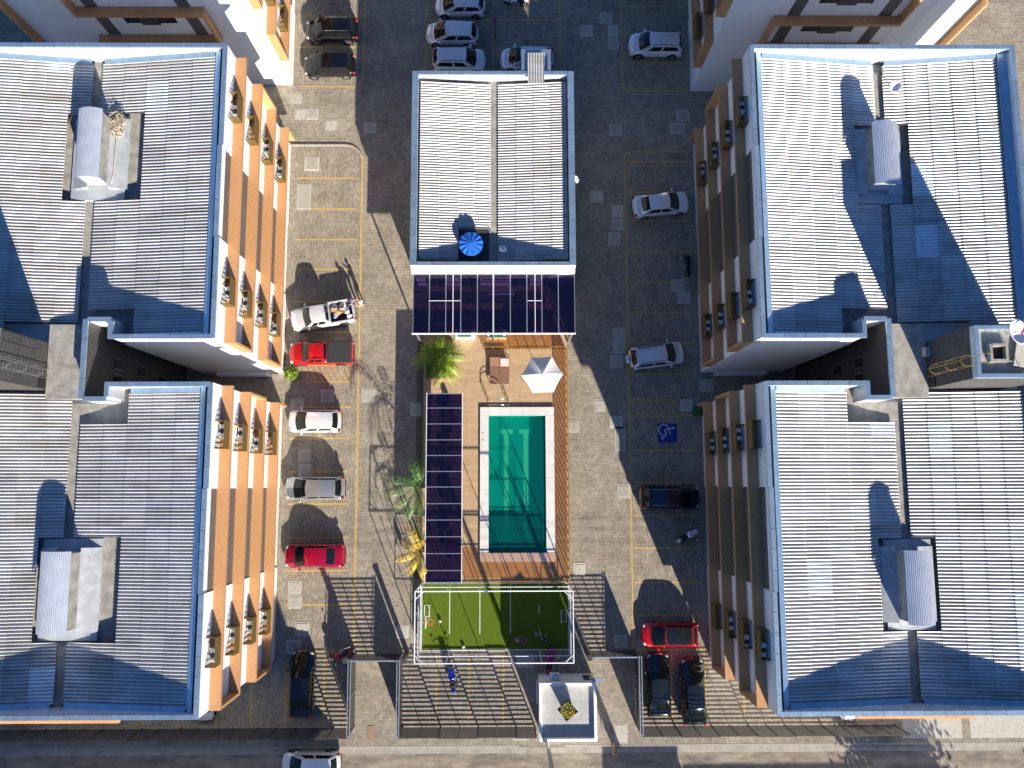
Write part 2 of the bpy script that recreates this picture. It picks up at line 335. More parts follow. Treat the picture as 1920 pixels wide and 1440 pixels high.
# accessible bay symbol, painted on a blue square
sym = tag(MB().box(11.75, 3.12, .006, 13.23, 4.6, .009).out('accessible_bay_sign', 'blue_paint', org=(12.49, 3.86, .006)), 'blue painted square with a white wheelchair symbol in the shaded bay', 'road marking')
def hp(a, b):   # local picture coordinates of the symbol
    return (11.75 + (a - 765) / 450 * 1.48, 4.6 - (b - 765) / 450 * 1.48)
def strk(pts, wd):
    for (a, b), (c, d) in zip(pts, pts[1:]):
        A = Vector(hp(a, b)); B = Vector(hp(c, d)); n = (B - A).normalized(); q = Vector((-n.y, n.x)) * wd / 2; A -= n * .02; B += n * .02
        sm.prism([tuple(A - q), tuple(B - q), tuple(B + q), tuple(A + q)], .0105, .0135)
sm = MB()
strk([(905 + 118 * math.cos(R(t)) * .98, 915 + 125 * math.sin(R(t))) for t in range(100, 335, 18)], .095)
strk([(1120, 880), (1010, 895), (935, 915), (960, 1040), (850, 1105), (880, 1145)], .09); strk([(1020, 905), (1050, 1005)], .07)
c0 = hp(1138, 868); sm.cyl((c0[0], c0[1], .0108), (c0[0], c0[1], .0140), .085, n=16)
sm.out('wheelchair_symbol', 'sign_white', sym)
# kerbs at the bay corners
def kerb(pts):
    m = MB()
    for a, b in zip(pts, pts[1:]):
        A = Vector(a); B = Vector(b); n = (B - A).normalized(); q = Vector((-n.y, n.x)) * .06; A -= n * .02; B += n * .02
        m.prism([tuple(A - q), tuple(B - q), tuple(B + q), tuple(A + q)], .001, .11)
    struct(m.out('kerb', 'kerb'))
arc = lambda cx, cy, r, a0, a1: [(cx + r * math.cos(R(a)), cy + r * math.sin(R(a))) for a in range(a0, a1 + (15 if a1 > a0 else -15), 15 if a1 > a0 else -15)]
kerb([(-16.9, 26.9)] + arc(-12.6, 25.6, 1.3, 90, 15))
kerb([(14.9, 31.2)] + [(10.4, 31.2)])
# inspection covers: one slab and lid each
def cover(x, y, w, d, where):
    t = thing('inspection_cover', 'concrete inspection cover ' + where, 'manhole cover', (x, y, 0), 0, 'concrete inspection covers in the paving')
    MB().box(x - w / 2, y - d / 2, .001, x + w / 2, y + d / 2, .0165).out('cover_frame', 'concrete_cover', t)
    l = MB().box(x - w / 2 + .13, y - d / 2 + .13, .0166, x + w / 2 - .13, y + d / 2 - .13, .034).out('lid', 'concrete_lid', t, bevel=.012)
    MB().box(x - .012, y - .07, .0345, x + .012, y + .07, .039).out('lid_handle', 'dark', l)
for x, y, w, d, s in (
    (-15.35, 29.5, .95, .95, 'right one of a pair on the sunny strip below the black cars'), (-16.32, 29.5, .95, .95, 'left one of a pair on the sunny strip below the black cars'),
    (-13.84, 28.6, 1, .95, 'alone on the sunny strip above the top left bays'), (-16.75, 30.87, 1, .95, 'under the corner of the upper left white wall'),
    (-10.72, 28.36, .95, .9, 'at the shadow edge of the left driveway'), (-15.28, 25.32, 1.15, 1.1, 'with white cement rim in the topmost left bay'),
    (-15.84, 22.6, 1.15, 2.1, 'long with white rim in the second left bay'), (6.77, 36.7, 1, 1, 'left of the two rows near the upper right driveway'),
    (8.35, 37.8, 1, 1, 'topmost at the top edge of the right driveway'), (8.94, 36.72, .9, 1, 'upper one touching the yellow line near white car'),
    (8.92, 35.6, .9, 1, 'lower one touching the yellow line near white car'), (14.4, 29.43, 1.05, .95, 'upper of two below the right crossover'),
    (13.94, 28.35, 1.15, .95, 'lower of two below the right crossover'), (8.96, 28.2, 1, 1, 'beside the line between the two right crossovers'),
    (7.37, 22.65, 1.05, 1, 'alone in the shaded driveway left of the white sedan'), (9.0, 21.42, .9, .95, 'by the line left of the white sedan'),
    (8.98, 20.37, .9, .95, 'just below the one left of the white sedan'), (8.71, 19.24, .95, 1, 'third down along the line below the white sedan'),
    (13.58, 15.44, 1, 1, 'upper of two under the black scooter bay'), (14.05, 14.46, 1, 1, 'lower of two under the black scooter bay'),
    (8.94, 11.6, .95, 1, 'top of three left of the white car with spare wheel'), (8.92, 10.53, .95, 1, 'middle of three left of the white car with spare wheel'),
    (8.69, 9.4, 1, 1, 'bottom of three left of the white car with spare wheel'), (7.35, 6.0, .85, 1, 'in the sunlit driveway at the shadow edge'),
    (8.6, 4.69, 1, .95, 'in shade at the line left of the hatched strip'), (8.85, 3.4, .85, 1.9, 'long one in shade left of the wheelchair bay'),
    (5.3, 4.36, .9, .95, 'beside the pool fence on the right driveway'), (14.0, 6.0, 1, .95, 'on the hatched strip at its right end'),
    (15.6, 7.5, 1.1, 1, 'in the dark gap between the right buildings'), (9.05, -.55, .95, 1.1, 'by the yellow line left of the dark blue car'),
    (5.6, -6.37, .9, 1, 'beside the lower right corner of the pool deck'), (8.6, -11.6, .95, .95, 'in the shadow left of the red black-roofed car'),
    (-10.45, 6.8, 1.1, 1.1, 'on the left driveway among palm frond shadows'), (-6.8, 5.7, .85, 1, 'beside the left pergola in shade'),
    (-13.58, 6.75, 1, 1, 'in the shadow above the white hatchback'), (-15.85, 6.1, 1, .95, 'by the wall above the white hatchback'),
    (-15.2, 2.2, .95, 1.0, 'upper of two in the shadow above the silver car'), (-15.15, 1.1, .95, 1.0, 'lower of two in the shadow above the silver car'),
    (-15.64, -7.6, 1, 1, 'upper of two in the bay below the crimson sedan'), (-15.61, -8.64, 1, 1, 'lower of two in the bay below the crimson sedan'),
    (-15.0, -10.6, 1.1, 1.05, 'in the sunny bay above the shaded corner'), (-15.6, -11.85, 1.1, 1, 'in the shade by the lower left wall'),
    (-7.6, -10.85, .95, .95, 'left of the sports cage in the sun'), (1.1, -18.3, .95, .6, 'on the pavement left of the gatehouse'),
    (1.55, -13.0, 1.2, .9, 'in the shadow below the sports cage'), (8.5, -18.1, 1.0, 1.4, 'on the pavement right of the gatehouse')):
    cover(x, y, w, d, s)
tag(MB().box(-10.05, -18.55, .002, -9.6, -17.5, .02).out('drain_plate', 'rust_plate', org=(-9.8, -18, 0)), 'rusty rectangular drain plate on the pavement by the left gate', 'drain cover')
tag(MB().box(-11.95, -18.4, .001, -11.6, -17.9, .09).out('red_kerb_stone', 'red_kerb', org=(-11.8, -18.1, 0)), 'red painted kerb stone at the shaded pavement corner', 'kerb stone')

# ------------------------------------------------------------------ apartment blocks
W_ = 16.4; GU = 8.6; WELL0, WELL1 = 6.2, 7.45
RC = .06
LEDGES = LEDGE = (13.3, 9.95, 6.6, 3.25); LT_ = .24; LD = .65
PT = 14.9   # parapet top
sheet_cache = {}
PITCH = .2
def sheet_mesh(length, n, m='roof_sheet'):
    k = (round(length, 3), n, m)
    if k not in sheet_cache:
        b = MB(); seg = 8
        def fn(i, j): return (length * j, PITCH * n * i, .046 * math.cos(2 * math.pi * n * i))
        b.grid(fn, n * seg, 1); sheet_cache[k] = b.mesh('roof_sheet', m, True)
    return sheet_cache[k]
cop_cache = {}
def coping_run(parent, x0, y0, x1, y1, z, wd=.3, h=.09, step=1.12, m='aluminium_wrap'):
    dx, dy = x1 - x0, y1 - y0; Ln = math.hypot(dx, dy); n = max(1, round(Ln / step)); ang = math.atan2(dy, dx); l = Ln / n
    k = (round(l, 3), wd, h, m)
    if k not in cop_cache:
        b = MB(); b.hexa([(0.006, -wd / 2, 0), (l - .006, -wd / 2, 0), (l - .006, wd / 2, 0), (.006, wd / 2, 0)], [(.012, -wd / 2 + .02, h), (l - .012, -wd / 2 + .02, h), (l - .012, wd / 2 - .02, h), (.012, wd / 2 - .02, h)])
        cop_cache[k] = b.mesh('coping', m)
    for i in range(n):
        inst('coping_piece', cop_cache[k], parent, (x0 + dx * i / n, y0 + dy * i / n, z + random.uniform(-.006, .006)), (0, 0, ang))
def ac_box_mesh():
    """screen box on a ledge, local: x 0 (wall) .. .58 (front), y -.83...83, z 0...92; slotted end panels"""
    b = MB(); b.box(.54, -.83, 0, .58, .83, .92)
    for ye in (-.83, .80):
        rows, cols = 5, 4; z = .04
        b.box(0, ye, 0, .54, ye + .03, .05)
        for r in range(rows):
            z1 = .05 + r * .172; b.box(0, ye, z1 + .11, .54, ye + .03, z1 + .172)
            for c in range(cols + 1):
                xx = c * (.54 - .035) / cols; b.box(xx, ye, z1, xx + .035, ye + .03, z1 + .11)
    return b
ACB = ac_box_mesh().mesh('ac_screen_box', 'ac_box')
def wing(blk, X, inw, y0, y1, yr0, yr1, facades=True, notch=None, full=True, acs=None, sky=None, dz=0.):
    """notch = 'S' or 'N' side where the light well is; y0<y1"""
    LEDGE = [q + dz for q in LEDGES]
    B = lambda mb, u0, ya, z0, u1, yb, z1: mb.box(X(u0), ya, z0, X(u1), yb, z1)
    wl = MB(); z = 13.0; ya, yb = y0, y1
    if notch == 'S': B(wl, 0, y0, 0, WELL0, y0 + 1.02, z); B(wl, WELL1, y0, 0, W_, y0 + 1.02, z); ya = y0 + 1.02
    if notch == 'N': B(wl, 0, y1 - .85, 0, WELL0, y1, z); B(wl, WELL1, y1 - .85, 0, W_, y1, z); yb = y1 - .85
    B(wl, 0, ya, 0, W_, yr0, z); B(wl, RC, yr0, 0, W_, yr1, z); B(wl, 0, yr1, 0, W_, yb, z)
    # parapet outer shells (flush with the walls)
    
    def par(mb, ua, y_a, ub, y_b, t0, t1, z0, z1, side):
        # wall strip along a segment, between offsets t0..t1 to the inside
        if ua == ub: B(mb, ua + t0 * side, y_a, z0, ua + t1 * side, y_b, z1)
        else: mb.box(X(ua), y_a + t0 * side, z0, X(ub), y_a + t1 * side, z1)
    edges = [(0, y0, 0, yr0, 1), (RC, yr0, RC, yr1, 1), (0, yr1, 0, y1, 1), (W_, y0, W_, y1, -1)]
    if notch == 'S': edges += [(.12, y0, WELL0, y0, 1), (WELL0, y0, WELL0, ya, -1), (WELL0 - .12, ya, WELL1, ya, 1), (.12, y1, W_ - .12, y1, -1)]
    elif notch == 'N': edges += [(.12, y1, WELL0, y1, -1), (WELL0, yb, WELL0, y1, -1), (WELL0 - .12, yb, WELL1, yb, -1), (.12, y0, W_ - .12, y0, 1)]
    else: edges += [(.12, y0, W_ - .12, y0, 1), (.12, y1, W_ - .12, y1, -1)]
    for e in edges: par(wl, *e[:4], 0, .12, z + .001, PT, e[4])
    wl.out('wall', 'white_wall', blk)
    ln = MB()
    for e in edges: par(ln, *e[:4], .12, .22, z + .001, PT - .03, e[4])
    ln.out('parapet_lining', 'wrap_inner', blk)
    if full:
        for (ua, ya_, ub, yb_, sd) in edges:
            o = .11 * sd
            if ua == ub: coping_run(blk, X(ua + o), ya_, X(ub + o), yb_, PT)
            else: coping_run(blk, X(ua), ya_ + o, X(ub), yb_ + o, PT)
    # dark cladding and windows in the recess
    if facades:
        cl = MB(); B(cl, RC - .02, yr0 + .005, .9, RC, yr1 - .005, 14.2); cl.out('recess_cladding', 'recess_tile', blk)
        for k, zl in enumerate(LEDGE):
            for yc in ((yr0 + yr1) / 2 - 1.4, (yr0 + yr1) / 2 + 1.4):
                f = MB(); B(f, RC - .045, yc - .8, zl - 2.2, RC - .02, yc + .8, zl - 1.1); f = f.out('window', 'car_glass', blk)
                g = MB(); B(g, RC - .055, yc - .03, zl - 2.2, RC - .045, yc + .03, zl - 1.1); B(g, RC - .055, yc - .84, zl - 2.24, RC - .0455, yc + .84, zl - 2.2); g.out('window_frame', 'grey_metal', f)
        # ledges, each with a filler in the recess; legs joining them alternately at the two ends
        for k, zl in enumerate(LEDGE):
            lg = MB(); B(lg, -LD, y0, zl - LT_, -.002, y1, zl); B(lg, -.002, yr0 + .01, zl - LT_, RC - .021, yr1 - .01, zl); lg.out('facade_ledge', 'ochre', blk)
        for ka, kb, ye in ((0, 1, y0), (2, 3, y0), (1, 2, y1), (3, None, y1)):
            zt = LEDGE[ka] - LT_ - .001; zb = LEDGE[kb] + .001 if kb is not None else 1.2
            lg = MB(); 
            if ye == y0: B(lg, -LD, y0 + .002, zb, -.002, y0 + .16, zt)
            else: B(lg, -LD, y1 - .16, zb, -.002, y1 - .002, zt)
            lg.out('facade_leg', 'ochre', blk)
        if acs:
            for j, yc in enumerate(acs):
                for k, zl in enumerate(LEDGE):
                    inst('ac_screen_box', ACB, blk, (X(0), yc, zl + .003), (0, 0, 0 if inw < 0 else math.pi))
    if not full: 
        s2 = MB(); B(s2, .22, y0 + .22, 13.001, W_ - .22, y1 - .22, 13.1); s2.out('roof_slab', 'gutter_slab', blk); return
    # concrete roof slab, visible in the gutter and round the skylights
    s2 = MB(); B(s2, .53, ya + .225, 13.002, W_ - .225, yb - .225, 13.12)
    if notch == 'S': B(s2, .53, y0 + .225, 13.002, WELL0 - .225, ya + .22, 13.12)
    if notch == 'N': B(s2, .53, yb - .22, 13.002, WELL0 - .225, y1 - .225, 13.12)
    roof = s2.out('roof_slab', 'gutter_slab', blk)
    # corrugated sheets in columns, broken at openings
    cuts = []
    if sky: cuts.append(sky)
    if notch == 'S': cuts.append((5.3, W_, y0 - 1, y0 + 1.9)); cuts.append((8.9, 12.0, y0, y0 + 1.2))
    if notch == 'N': cuts.append((5.4, GU, y1 - 2.3, y1 + 1))
    if notch == 'S': cuts[-2] = (5.3, GU, y0 - 1, y0 + 1.9)
    lo, hi = y0 + .38, y1 - .38
    colsE = [.78 + i * (8.25 - .78) / 5 for i in range(6)]; colsW = [8.95 + i * (15.75 - 8.95) / 5 for i in range(6)]
    def zu(u): return 14.30 - (u - .78) * 1.0 / 7.47 if u < GU else 13.30 + (u - 8.95) * 1.0 / 7.2
    for cols, east in ((colsE, True), (colsW, False)):
        for a, b in zip(cols, cols[1:]):
            iv = [(lo, hi)]
            for (cu0, cu1, cy0, cy1) in cuts:
                if b > cu0 + .25 and a < cu1 - .25:
                    nv = []
                    for p, q in iv:
                        if cy1 <= p or cy0 >= q: nv.append((p, q))
                        else:
                            if cy0 - p > .3: nv.append((p, cy0))
                            if q - cy1 > .3: nv.append((cy1, q))
                    iv = nv
            hiu, lou = (a, b) if east else (b, a)     # high end, low end
            zh, zlw = zu(hiu), zu(lou); run = abs(b - a); ang = math.atan2(zlw + .035 - zh, run)   # low end lies over the next column
            L = math.hypot(run, zh - zlw) + .06
            for p, q in iv:
                y = math.ceil(p / PITCH) * PITCH; left = int((q - y) / PITCH + .001)
                while left > 0:
                    c = 10 if left >= 13 else left
                    me = sheet_mesh(L, c, 'roof_sheet_clear' if random.random() < .03 else 'roof_sheet')
                    goes = (1 if inw > 0 else -1) * (1 if east else -1)   # direction of fall in world x
                    xx = X(hiu)
                    if goes > 0: inst('roof_sheet', me, roof, (xx, y, zh), (0, -ang, 0))
                    else: inst('roof_sheet', me, roof, (xx, y + c * PITCH, zh), (0, -ang, math.pi))
                    y += c * PITCH; left -= c
    # flashings: along the high ends and along the sloping end walls
    fl = MB()
    for ua, ub in ((.2, .86), (W_ - .2, 15.68)):
        u_in = .3 if ua < 1 else 0
        fl.hexa([(X(ua + u_in * (ua < 1)), y0 + .23, 14.52), (X(ub), y0 + .23, 14.32), (X(ub), y1 - .23, 14.32), (X(ua + u_in * (ua < 1)), y1 - .23, 14.52)],
                [(X(ua + u_in * (ua < 1)), y0 + .23, 14.58), (X(ub), y0 + .23, 14.385), (X(ub), y1 - .23, 14.385), (X(ua + u_in * (ua < 1)), y1 - .23, 14.58)])
    for ye, sg, has in ((y0, 1, notch != 'S'), (y1, -1, notch != 'N')):
        for ua, ub in ((.9, 8.2), (9.0, 15.6)):
            if not has:
                if ua > 5: continue
                ub = 5.2
            za, zb = zu(ua) + .05, zu(ub) + .05; yb_, yc_ = ye + sg * .22, ye + sg * .52
            fl.hexa([(X(ua), yb_, za + .08), (X(ub), yb_, zb + .08), (X(ub), yc_, zb), (X(ua), yc_, za)], [(X(ua), yb_, za + .14), (X(ub), yb_, zb + .14), (X(ub), yc_, zb + .03), (X(ua), yc_, za + .03)])
    fl.out('flashing', 'aluminium_wrap', blk)
def skylight(blk, x0, x1, y0, y1, cut=None):
    """barrel lantern over the gutter"""
    zt = 15.0
    b = MB().box(x0 + .12, y0 + .15, 13.1, x1 - .12, y1 - .15, zt - .25); b.out('lantern_wall', 'gutter_slab', blk)
    lid = MB(); n = 40; xm = (x0 + x1) / 2; hw = (x1 - x0) / 2
    def fn(i, j):
        t = -1 + 2 * i; cor = .018 * math.sin(i * 2 * math.pi * 16)
        return (xm + hw * t, y0 + (y1 - y0) * j, zt + .28 * (1 - t * t) + cor)
    lid.grid(fn, 130, 1)
    def fn2(i, j):
        t = -1 + 2 * i; top = zt + .28 * (1 - t * t) - .02
        return (xm + hw * .86 * t, y0 + .13, 13.6 + (top - 13.6) * j)
    lid.grid(fn2, 20, 1)
    def fn3(i, j):
        t = 1 - 2 * i; top = zt + .28 * (1 - t * t) - .02
        return (xm + hw * .86 * t, y1 - .13, 13.6 + (top - 13.6) * j)
    lid.grid(fn3, 20, 1)
    lid.out('lantern_cap', 'metal_cap', blk, smooth=True)
    c0, c1, c2, c3 = cut
    MB().rect_hole(c0, c2, c1, c3, x0 + .12, y0 + .15, x1 - .12, y1 - .15, 13.125, 13.36).out('lantern_curb', 'skirt_coat', blk)
    sk = MB()
    for xa, xb, dz in ((x0 - .95, x0 + .12, 1), (x1 - .12, x1 + .95, -1)):   # sloped concrete skirts
        za, zb = (13.365, 13.75) if dz > 0 else (13.75, 13.365)
        sk.hexa([(xa, y0 - .1, 13.361), (xb, y0 - .1, 13.361), (xb, y1 + .1, 13.361), (xa, y1 + .1, 13.361)], [(xa, y0 - .1, za), (xb, y0 - .1, zb), (xb, y1 + .1, zb), (xa, y1 + .1, za)])
    sk.out('lantern_skirt', 'skirt_coat', blk)
def core(blk, X, inw, tower_ladder):
    B = lambda mb, u0, ya, z0, u1, yb, z1: mb.box(X(u0), ya, z0, X(u1), yb, z1)
    c = MB(); B(c, WELL1, 5.96, 0, W_, 8.54, 13.0); c.out('core_wall', 'white_wall', blk)
    c = MB(); B(c, WELL1 + .23, 5.1, 13.13, 10.3, 9.6, 13.75); c.out('walkway_slab', 'gutter_slab', blk)
    c = MB(); B(c, WELL1 - .03, 5.12, 0, WELL1 - .002, 9.55, PT); c.out('well_cladding', 'dark_tile', blk)
    c = MB(); B(c, WELL1, 5.1, 13.001, WELL1 + .22, 9.57, PT); c.out('parapet_lining', 'wrap_inner', blk)
    coping_run(blk, X(WELL1 + .1), 5.0, X(WELL1 + .1), 9.7, PT, wd=.34)
    for yc, zc in ((7.6, 10.5), (6.6, 10.5), (7.6, 7.2), (6.6, 7.2), (7.3, 3.8)):
        wn = MB(); B(wn, WELL1 - .07, yc - .3, zc, WELL1 - .031, yc + .3, zc + 1.0); wn = wn.out('window', 'car_glass', blk)
        fr = MB(); B(fr, WELL1 - .09, yc - .36, zc - .06, WELL1 - .071, yc - .3, zc + 1.06); B(fr, WELL1 - .09, yc + .3, zc - .06, WELL1 - .071, yc + .36, zc + 1.06); fr.out('window_frame', 'grey_metal', wn)
    # stair and tank tower
    T0, TZ = 10.35, 18.8; ya, yb = 5.65, 8.5
    t = MB(); B(t, T0, ya, 13.0, 15.05, yb, TZ - .35); tw = t.out('tank_tower', 'dark_tile', blk)
    t = MB()
    B(t, T0 - .003, ya - .003, TZ - .5, T0 + .2, yb + .003, TZ); B(t, T0 + .2, ya - .003, TZ - .5, 15.05, ya + .2, TZ); B(t, T0 + .2, yb - .2, TZ - .5, 15.05, yb + .003, TZ)
    B(t, 14.85, ya + .2, TZ - .5, 15.053, yb - .2, TZ)
    t.out('tower_parapet', 'aluminium_wrap', tw)
    t = MB(); B(t, T0 + .2, ya + .2, TZ - .349, 15.05, yb - .2, TZ - .30); t.out('tower_roof', 'gutter_slab', tw)
    t = MB(); hx, hy = 11.6, 7.0
    for (a, b_, c_, d) in ((hx - .5, hy - .5, hx + .5, hy - .35), (hx - .5, hy + .35, hx + .5, hy + .5), (hx - .5, hy - .35, hx - .35, hy + .35), (hx + .35, hy - .35, hx + .5, hy + .35)): B(t, a, b_, TZ - .3, c_, d, TZ)
    t.out('hatch_rim', 'gutter_slab', tw)
    t = MB(); B(t, hx - .35, hy - .35, TZ - .2995, hx + .35, hy + .35, TZ - .28); t.out('hatch_opening', 'dark', tw)
    t = MB(); t.cbox((X(13.2), 6.85, TZ - .12), (1.4, 1.35, .1), R(-12)); t.out('hatch_lid', 'concrete_cover', tw)
    # caged ladder on the face towards the yard
    ld = MB(); lx = T0 - .18; ylc = 6.55
    for yy in (ylc - .25, ylc + .25): ld.tube([(X(lx), yy, 13.8), (X(lx), yy, TZ + .9), (X(lx + .5), yy, TZ + .9)], .014)
    for k in range(16): ld.tube([(X(lx), ylc - .25, 14.1 + .31 * k), (X(lx), ylc + .25, 14.1 + .31 * k)], .009)
    for zz in (15.6, 17.2, 18.8):
        ld.tube([(X(lx - .72 * math.sin(R(a))), ylc - .36 * math.cos(R(a)) * (1 if 20 < a < 160 else .72), zz) for a in range(0, 181, 15)], .012)
    for a in (40, 90, 140): ld.tube([(X(lx - .72 * math.sin(R(a))), ylc - .36 * math.cos(R(a)), 15.6), (X(lx - .72 * math.sin(R(a))), ylc - .36 * math.cos(R(a)), 18.8)], .009)
    ld.out('caged_ladder', 'gold_metal' if inw > 0 else 'grey_metal', tw)
    d = MB(); B(d, T0 - .06, 6.9 - 1.15, 13.76, T0 - .004, 6.9 - .65, 14.5); d.out('tower_door', 'dark', tw)
    if inw > 0: d = MB(); B(d, T0 - .32, 7.55, 13.76, T0 - .02, 8.1, 14.2); d.out('pale_box', 'concrete_cover', tw)
def south_face(blk, X, y0, a, b, LEDGE):
    for k, zl in enumerate(LEDGE):
        MB().box(X(a), y0 - LD, zl - LT_, X(b), y0 - .002, zl).out('facade_ledge', 'ochre', blk)
    for ka, kb, ue in ((0, 1, b), (1, 2, a), (2, 3, b)):
        u0, u1 = (a + .002, a + .16) if ue == a else (b - .16, b - .002)
        MB().box(X(u0), y0 - LD, LEDGE[kb] + .001, X(u1), y0 - .002, LEDGE[ka] - LT_ - .001).out('facade_leg', 'ochre', blk)
    for us in (a + .9, b - 1.6): MB().box(X(us), y0 - .02, .5, X(us + .85), y0 - .001, 14).out('dark_strip', 'recess_tile', blk)
    for zl in LEDGE:
        wn = MB().box(X(a + 2.5), y0 - .03, zl - 1.9, X(b - 2.7), y0 - .001, zl - .75).out('window', 'car_glass', blk)
        MB().box(X(a + 3.7), y0 - .12, zl - 2.0, X(b - 3.7), y0 - .031, zl - .7).out('window_shutter', 'slat', wn); MB().box(X(b - 2.74), y0 - .06, zl - 1.95, X(b - 2.66), y0 - .031, zl - .7).out('window_jamb', 'slat', wn)
def block(label, xf, inw, ys, acs):
    blk = thing('apartment_block', label, 'building', (xf, 7.2, 0))
    X = lambda u: xf + inw * u
    wing(blk, X, inw, 8.55, 26.9, 14.7, 20.4, notch='S', acs=acs[0], sky=ys[0][2])
    wing(blk, X, inw, -12.85, 5.95, -6.1, -.2, notch='N', acs=acs[1], sky=ys[1][2])
    core(blk, X, inw, True)
    for s in ys: skylight(blk, *sorted((X(s[0][0]), X(s[0][1]))), *s[1], cut=sorted((X(s[2][0] + .1), X(s[2][1] - .1))) + [s[2][2] + .1, s[2][3] - .1])
    # street-side top ledge; unseen ledges, strips and windows below added to cut bounced light
    south_face(blk, X, -12.85, 5.1, 12.0, LEDGES)
    # low blue rail wall in the gap
    m = MB().box(X(1.0), 8.25, 0, X(4.8), 8.54, 1.1); m.out('plinth', 'white_wall', blk)
    return blk, X
skyL = (((7.3, 8.75), (18.3, 22.65), (6.4, 9.9, 17.4, 23.0)), ((7.5, 9.2), (-8.25, -3.7), (6.5, 10.1, -9.0, -3.0)))
skyR = (((7.25, 8.8), (17.95, 21.9), (6.7, 9.75, 17.2, 22.3)), ((7.6, 9.15), (-7.95, -3.8), (7.1, 10.1, -8.6, -3.2)))
left_block, XL = block('left apartment block with white corrugated roof and sunlit ochre ledges', -17.0, -1, skyL, ((23.35, 11.6), (2.95, -9.45)))
right_block, XR = block('right apartment block with striped corrugated roof and shaded brown ledges', 15.2, 1, skyR, ((23.1, 11.45), (2.9, -9.2)))
def north_block(label, xf, inw, y0):
    blk = thing('apartment_block', label, 'building', (xf, y0, 0)); X = lambda u: xf + inw * u; LEDGE = [q + .72 for q in LEDGES]
    wing(blk, X, inw, y0, y0 + 18.4, y0 + 6.1, y0 + 11.8, full=False, acs=(y0 + 3.0, y0 + 15), dz=.72)
    south_face(blk, X, y0, 3.2, 11.9, LEDGE)
    MB().box(X(W_ - .16), y0 - LD, 4.0, X(W_ - .002), y0 - .002, 13.0).out('facade_leg', 'ochre', blk)
    return blk
north_block('upper left apartment block cut by the top edge, sunlit white corner', -17.0, -1, 32.0)
north_block('upper right apartment block cut by the top edge, mostly in shade', 15.1, 1, 31.5)
# air conditioners standing in the ledge boxes
def ac_unit(label, x, y, z, rz, n=1):
    t = thing('air_conditioner', label, 'air conditioner', (x, y, z), rz, 'air conditioners in the ledge boxes', True)
    MB().box(-.15, -.38, 0, .15, .38, .52).out('casing', 'white_metal', t, bevel=.02)
    MB().cyl((.151, -.08, .26), (.165, -.08, .26), .19, n=20).out('fan_grille', 'grey_metal', t)
    MB().cyl((0, .0, .521), (0, .0, .535), .15, n=16).out('top_fan', 'plastic_black', t)
    MB().tube([(-.1, .3, .5), (-.2, .45, .62), (-.16, .6, .45), (-.24, .62, .1)], .022).out('pipe', 'rope', t)
lev = ('topmost', 'second', 'third', 'lowest')
for side, X, inw, nm in ((-1, XL, -1, 'left'), (1, XR, 1, 'right')):
    for wn, ys in (('upper', (23.35, 11.6)), ('lower', (2.95, -9.45))):
        for j, st in enumerate(('top', 'bottom')):
            for k, zl in enumerate(LEDGE):
                if (k * 3 + j * 5 + (wn == 'lower') + (side > 0) * 2) % 7 == 3: continue
                ac_unit('air conditioner in the %s box of the %s stack on the %s %s wing' % (lev[k], st, wn, nm), X(-.28), ys[j] + random.uniform(-.35, .35), zl + .006, (0 if side < 0 else math.pi) + random.uniform(-.1, .1))
# ------------------------------------------------------------------ pavilion in the middle
pav = thing('pavilion', 'low middle pavilion with butterfly corrugated roof and blue water tank', 'building', (-.8, 22.7, 0))
ax0, ax1, ay0, ay1, az = -6.68, 5.1, 15.42, 30.0, 5.95
MB().box(ax0, ay0, 0, ax1, ay1, 4.7).box(ax0, ay0, 4.701, ax0 + .3, ay1, az - .06).box(ax1 - .3, ay0, 4.701, ax1, ay1, az - .06).box(ax0 + .3, ay0, 4.701, ax1 - .3, ay0 + .25, az - .06).box(ax0 + .3, ay1 - .25, 4.701, ax1 - .3, ay1, az - .06).out('wall', 'white_wall', pav)
MB().box(ax0 + .301, ay0 + .251, 4.702, ax1 - .301, ay1 - .251, 4.85).out('roof_slab', 'gutter_slab', pav)
MB().box(ax0 + .302, ay1 - .27, 4.851, ax1 - .302, ay1 - .252, az - .08).box(ax0 + .302, ay0 + .252, 4.851, ax1 - .302, ay0 + .27, az - .08).out('parapet_lining', 'wrap_inner', pav)
for (a, b, c, d, wd) in ((ax0 + .22, ay0, ax0 + .22, ay1, .48), (ax1 - .22, ay0, ax1 - .22, ay1, .48), (ax0 + .47, ay0 + .13, ax1 - .47, ay0 + .13, .3), (ax0 + .47, ay1 - .13, ax1 - .47, ay1 - .13, .3)): coping_run(pav, a, b, c, d, az - .058, wd=wd)
for xx in (-5.2, -2.6, 1.2, 3.6):
    wn = MB().box(xx - .75, ay0 - .035, .1, xx + .75, ay0 - .002, 2.3).out('glass_door', 'car_glass', pav); MB().box(xx - .04, ay0 - .06, .1, xx + .04, ay0 - .036, 2.3).out('door_stile', 'grey_metal', wn)
for yy in (18.5, 22.0, 27.0):
    for xx, sg in ((ax0, -1), (ax1, 1)): MB().box(xx + sg * .002, yy - .6, 1.6, xx + sg * .03, yy + .6, 2.4).out('window', 'car_glass', pav)
gx = -.72
proof = MB().box(gx - .33, ay0 + .3, 4.852, gx + .33, ay1 - .3, 4.9).out('gutter', 'gutter_slab', pav)
def zc(x): return 4.98 + .52 * (abs(x - gx) - .3) / 5.0
tank_cut = (-3.45, -1.15, 15.7, 18.35)
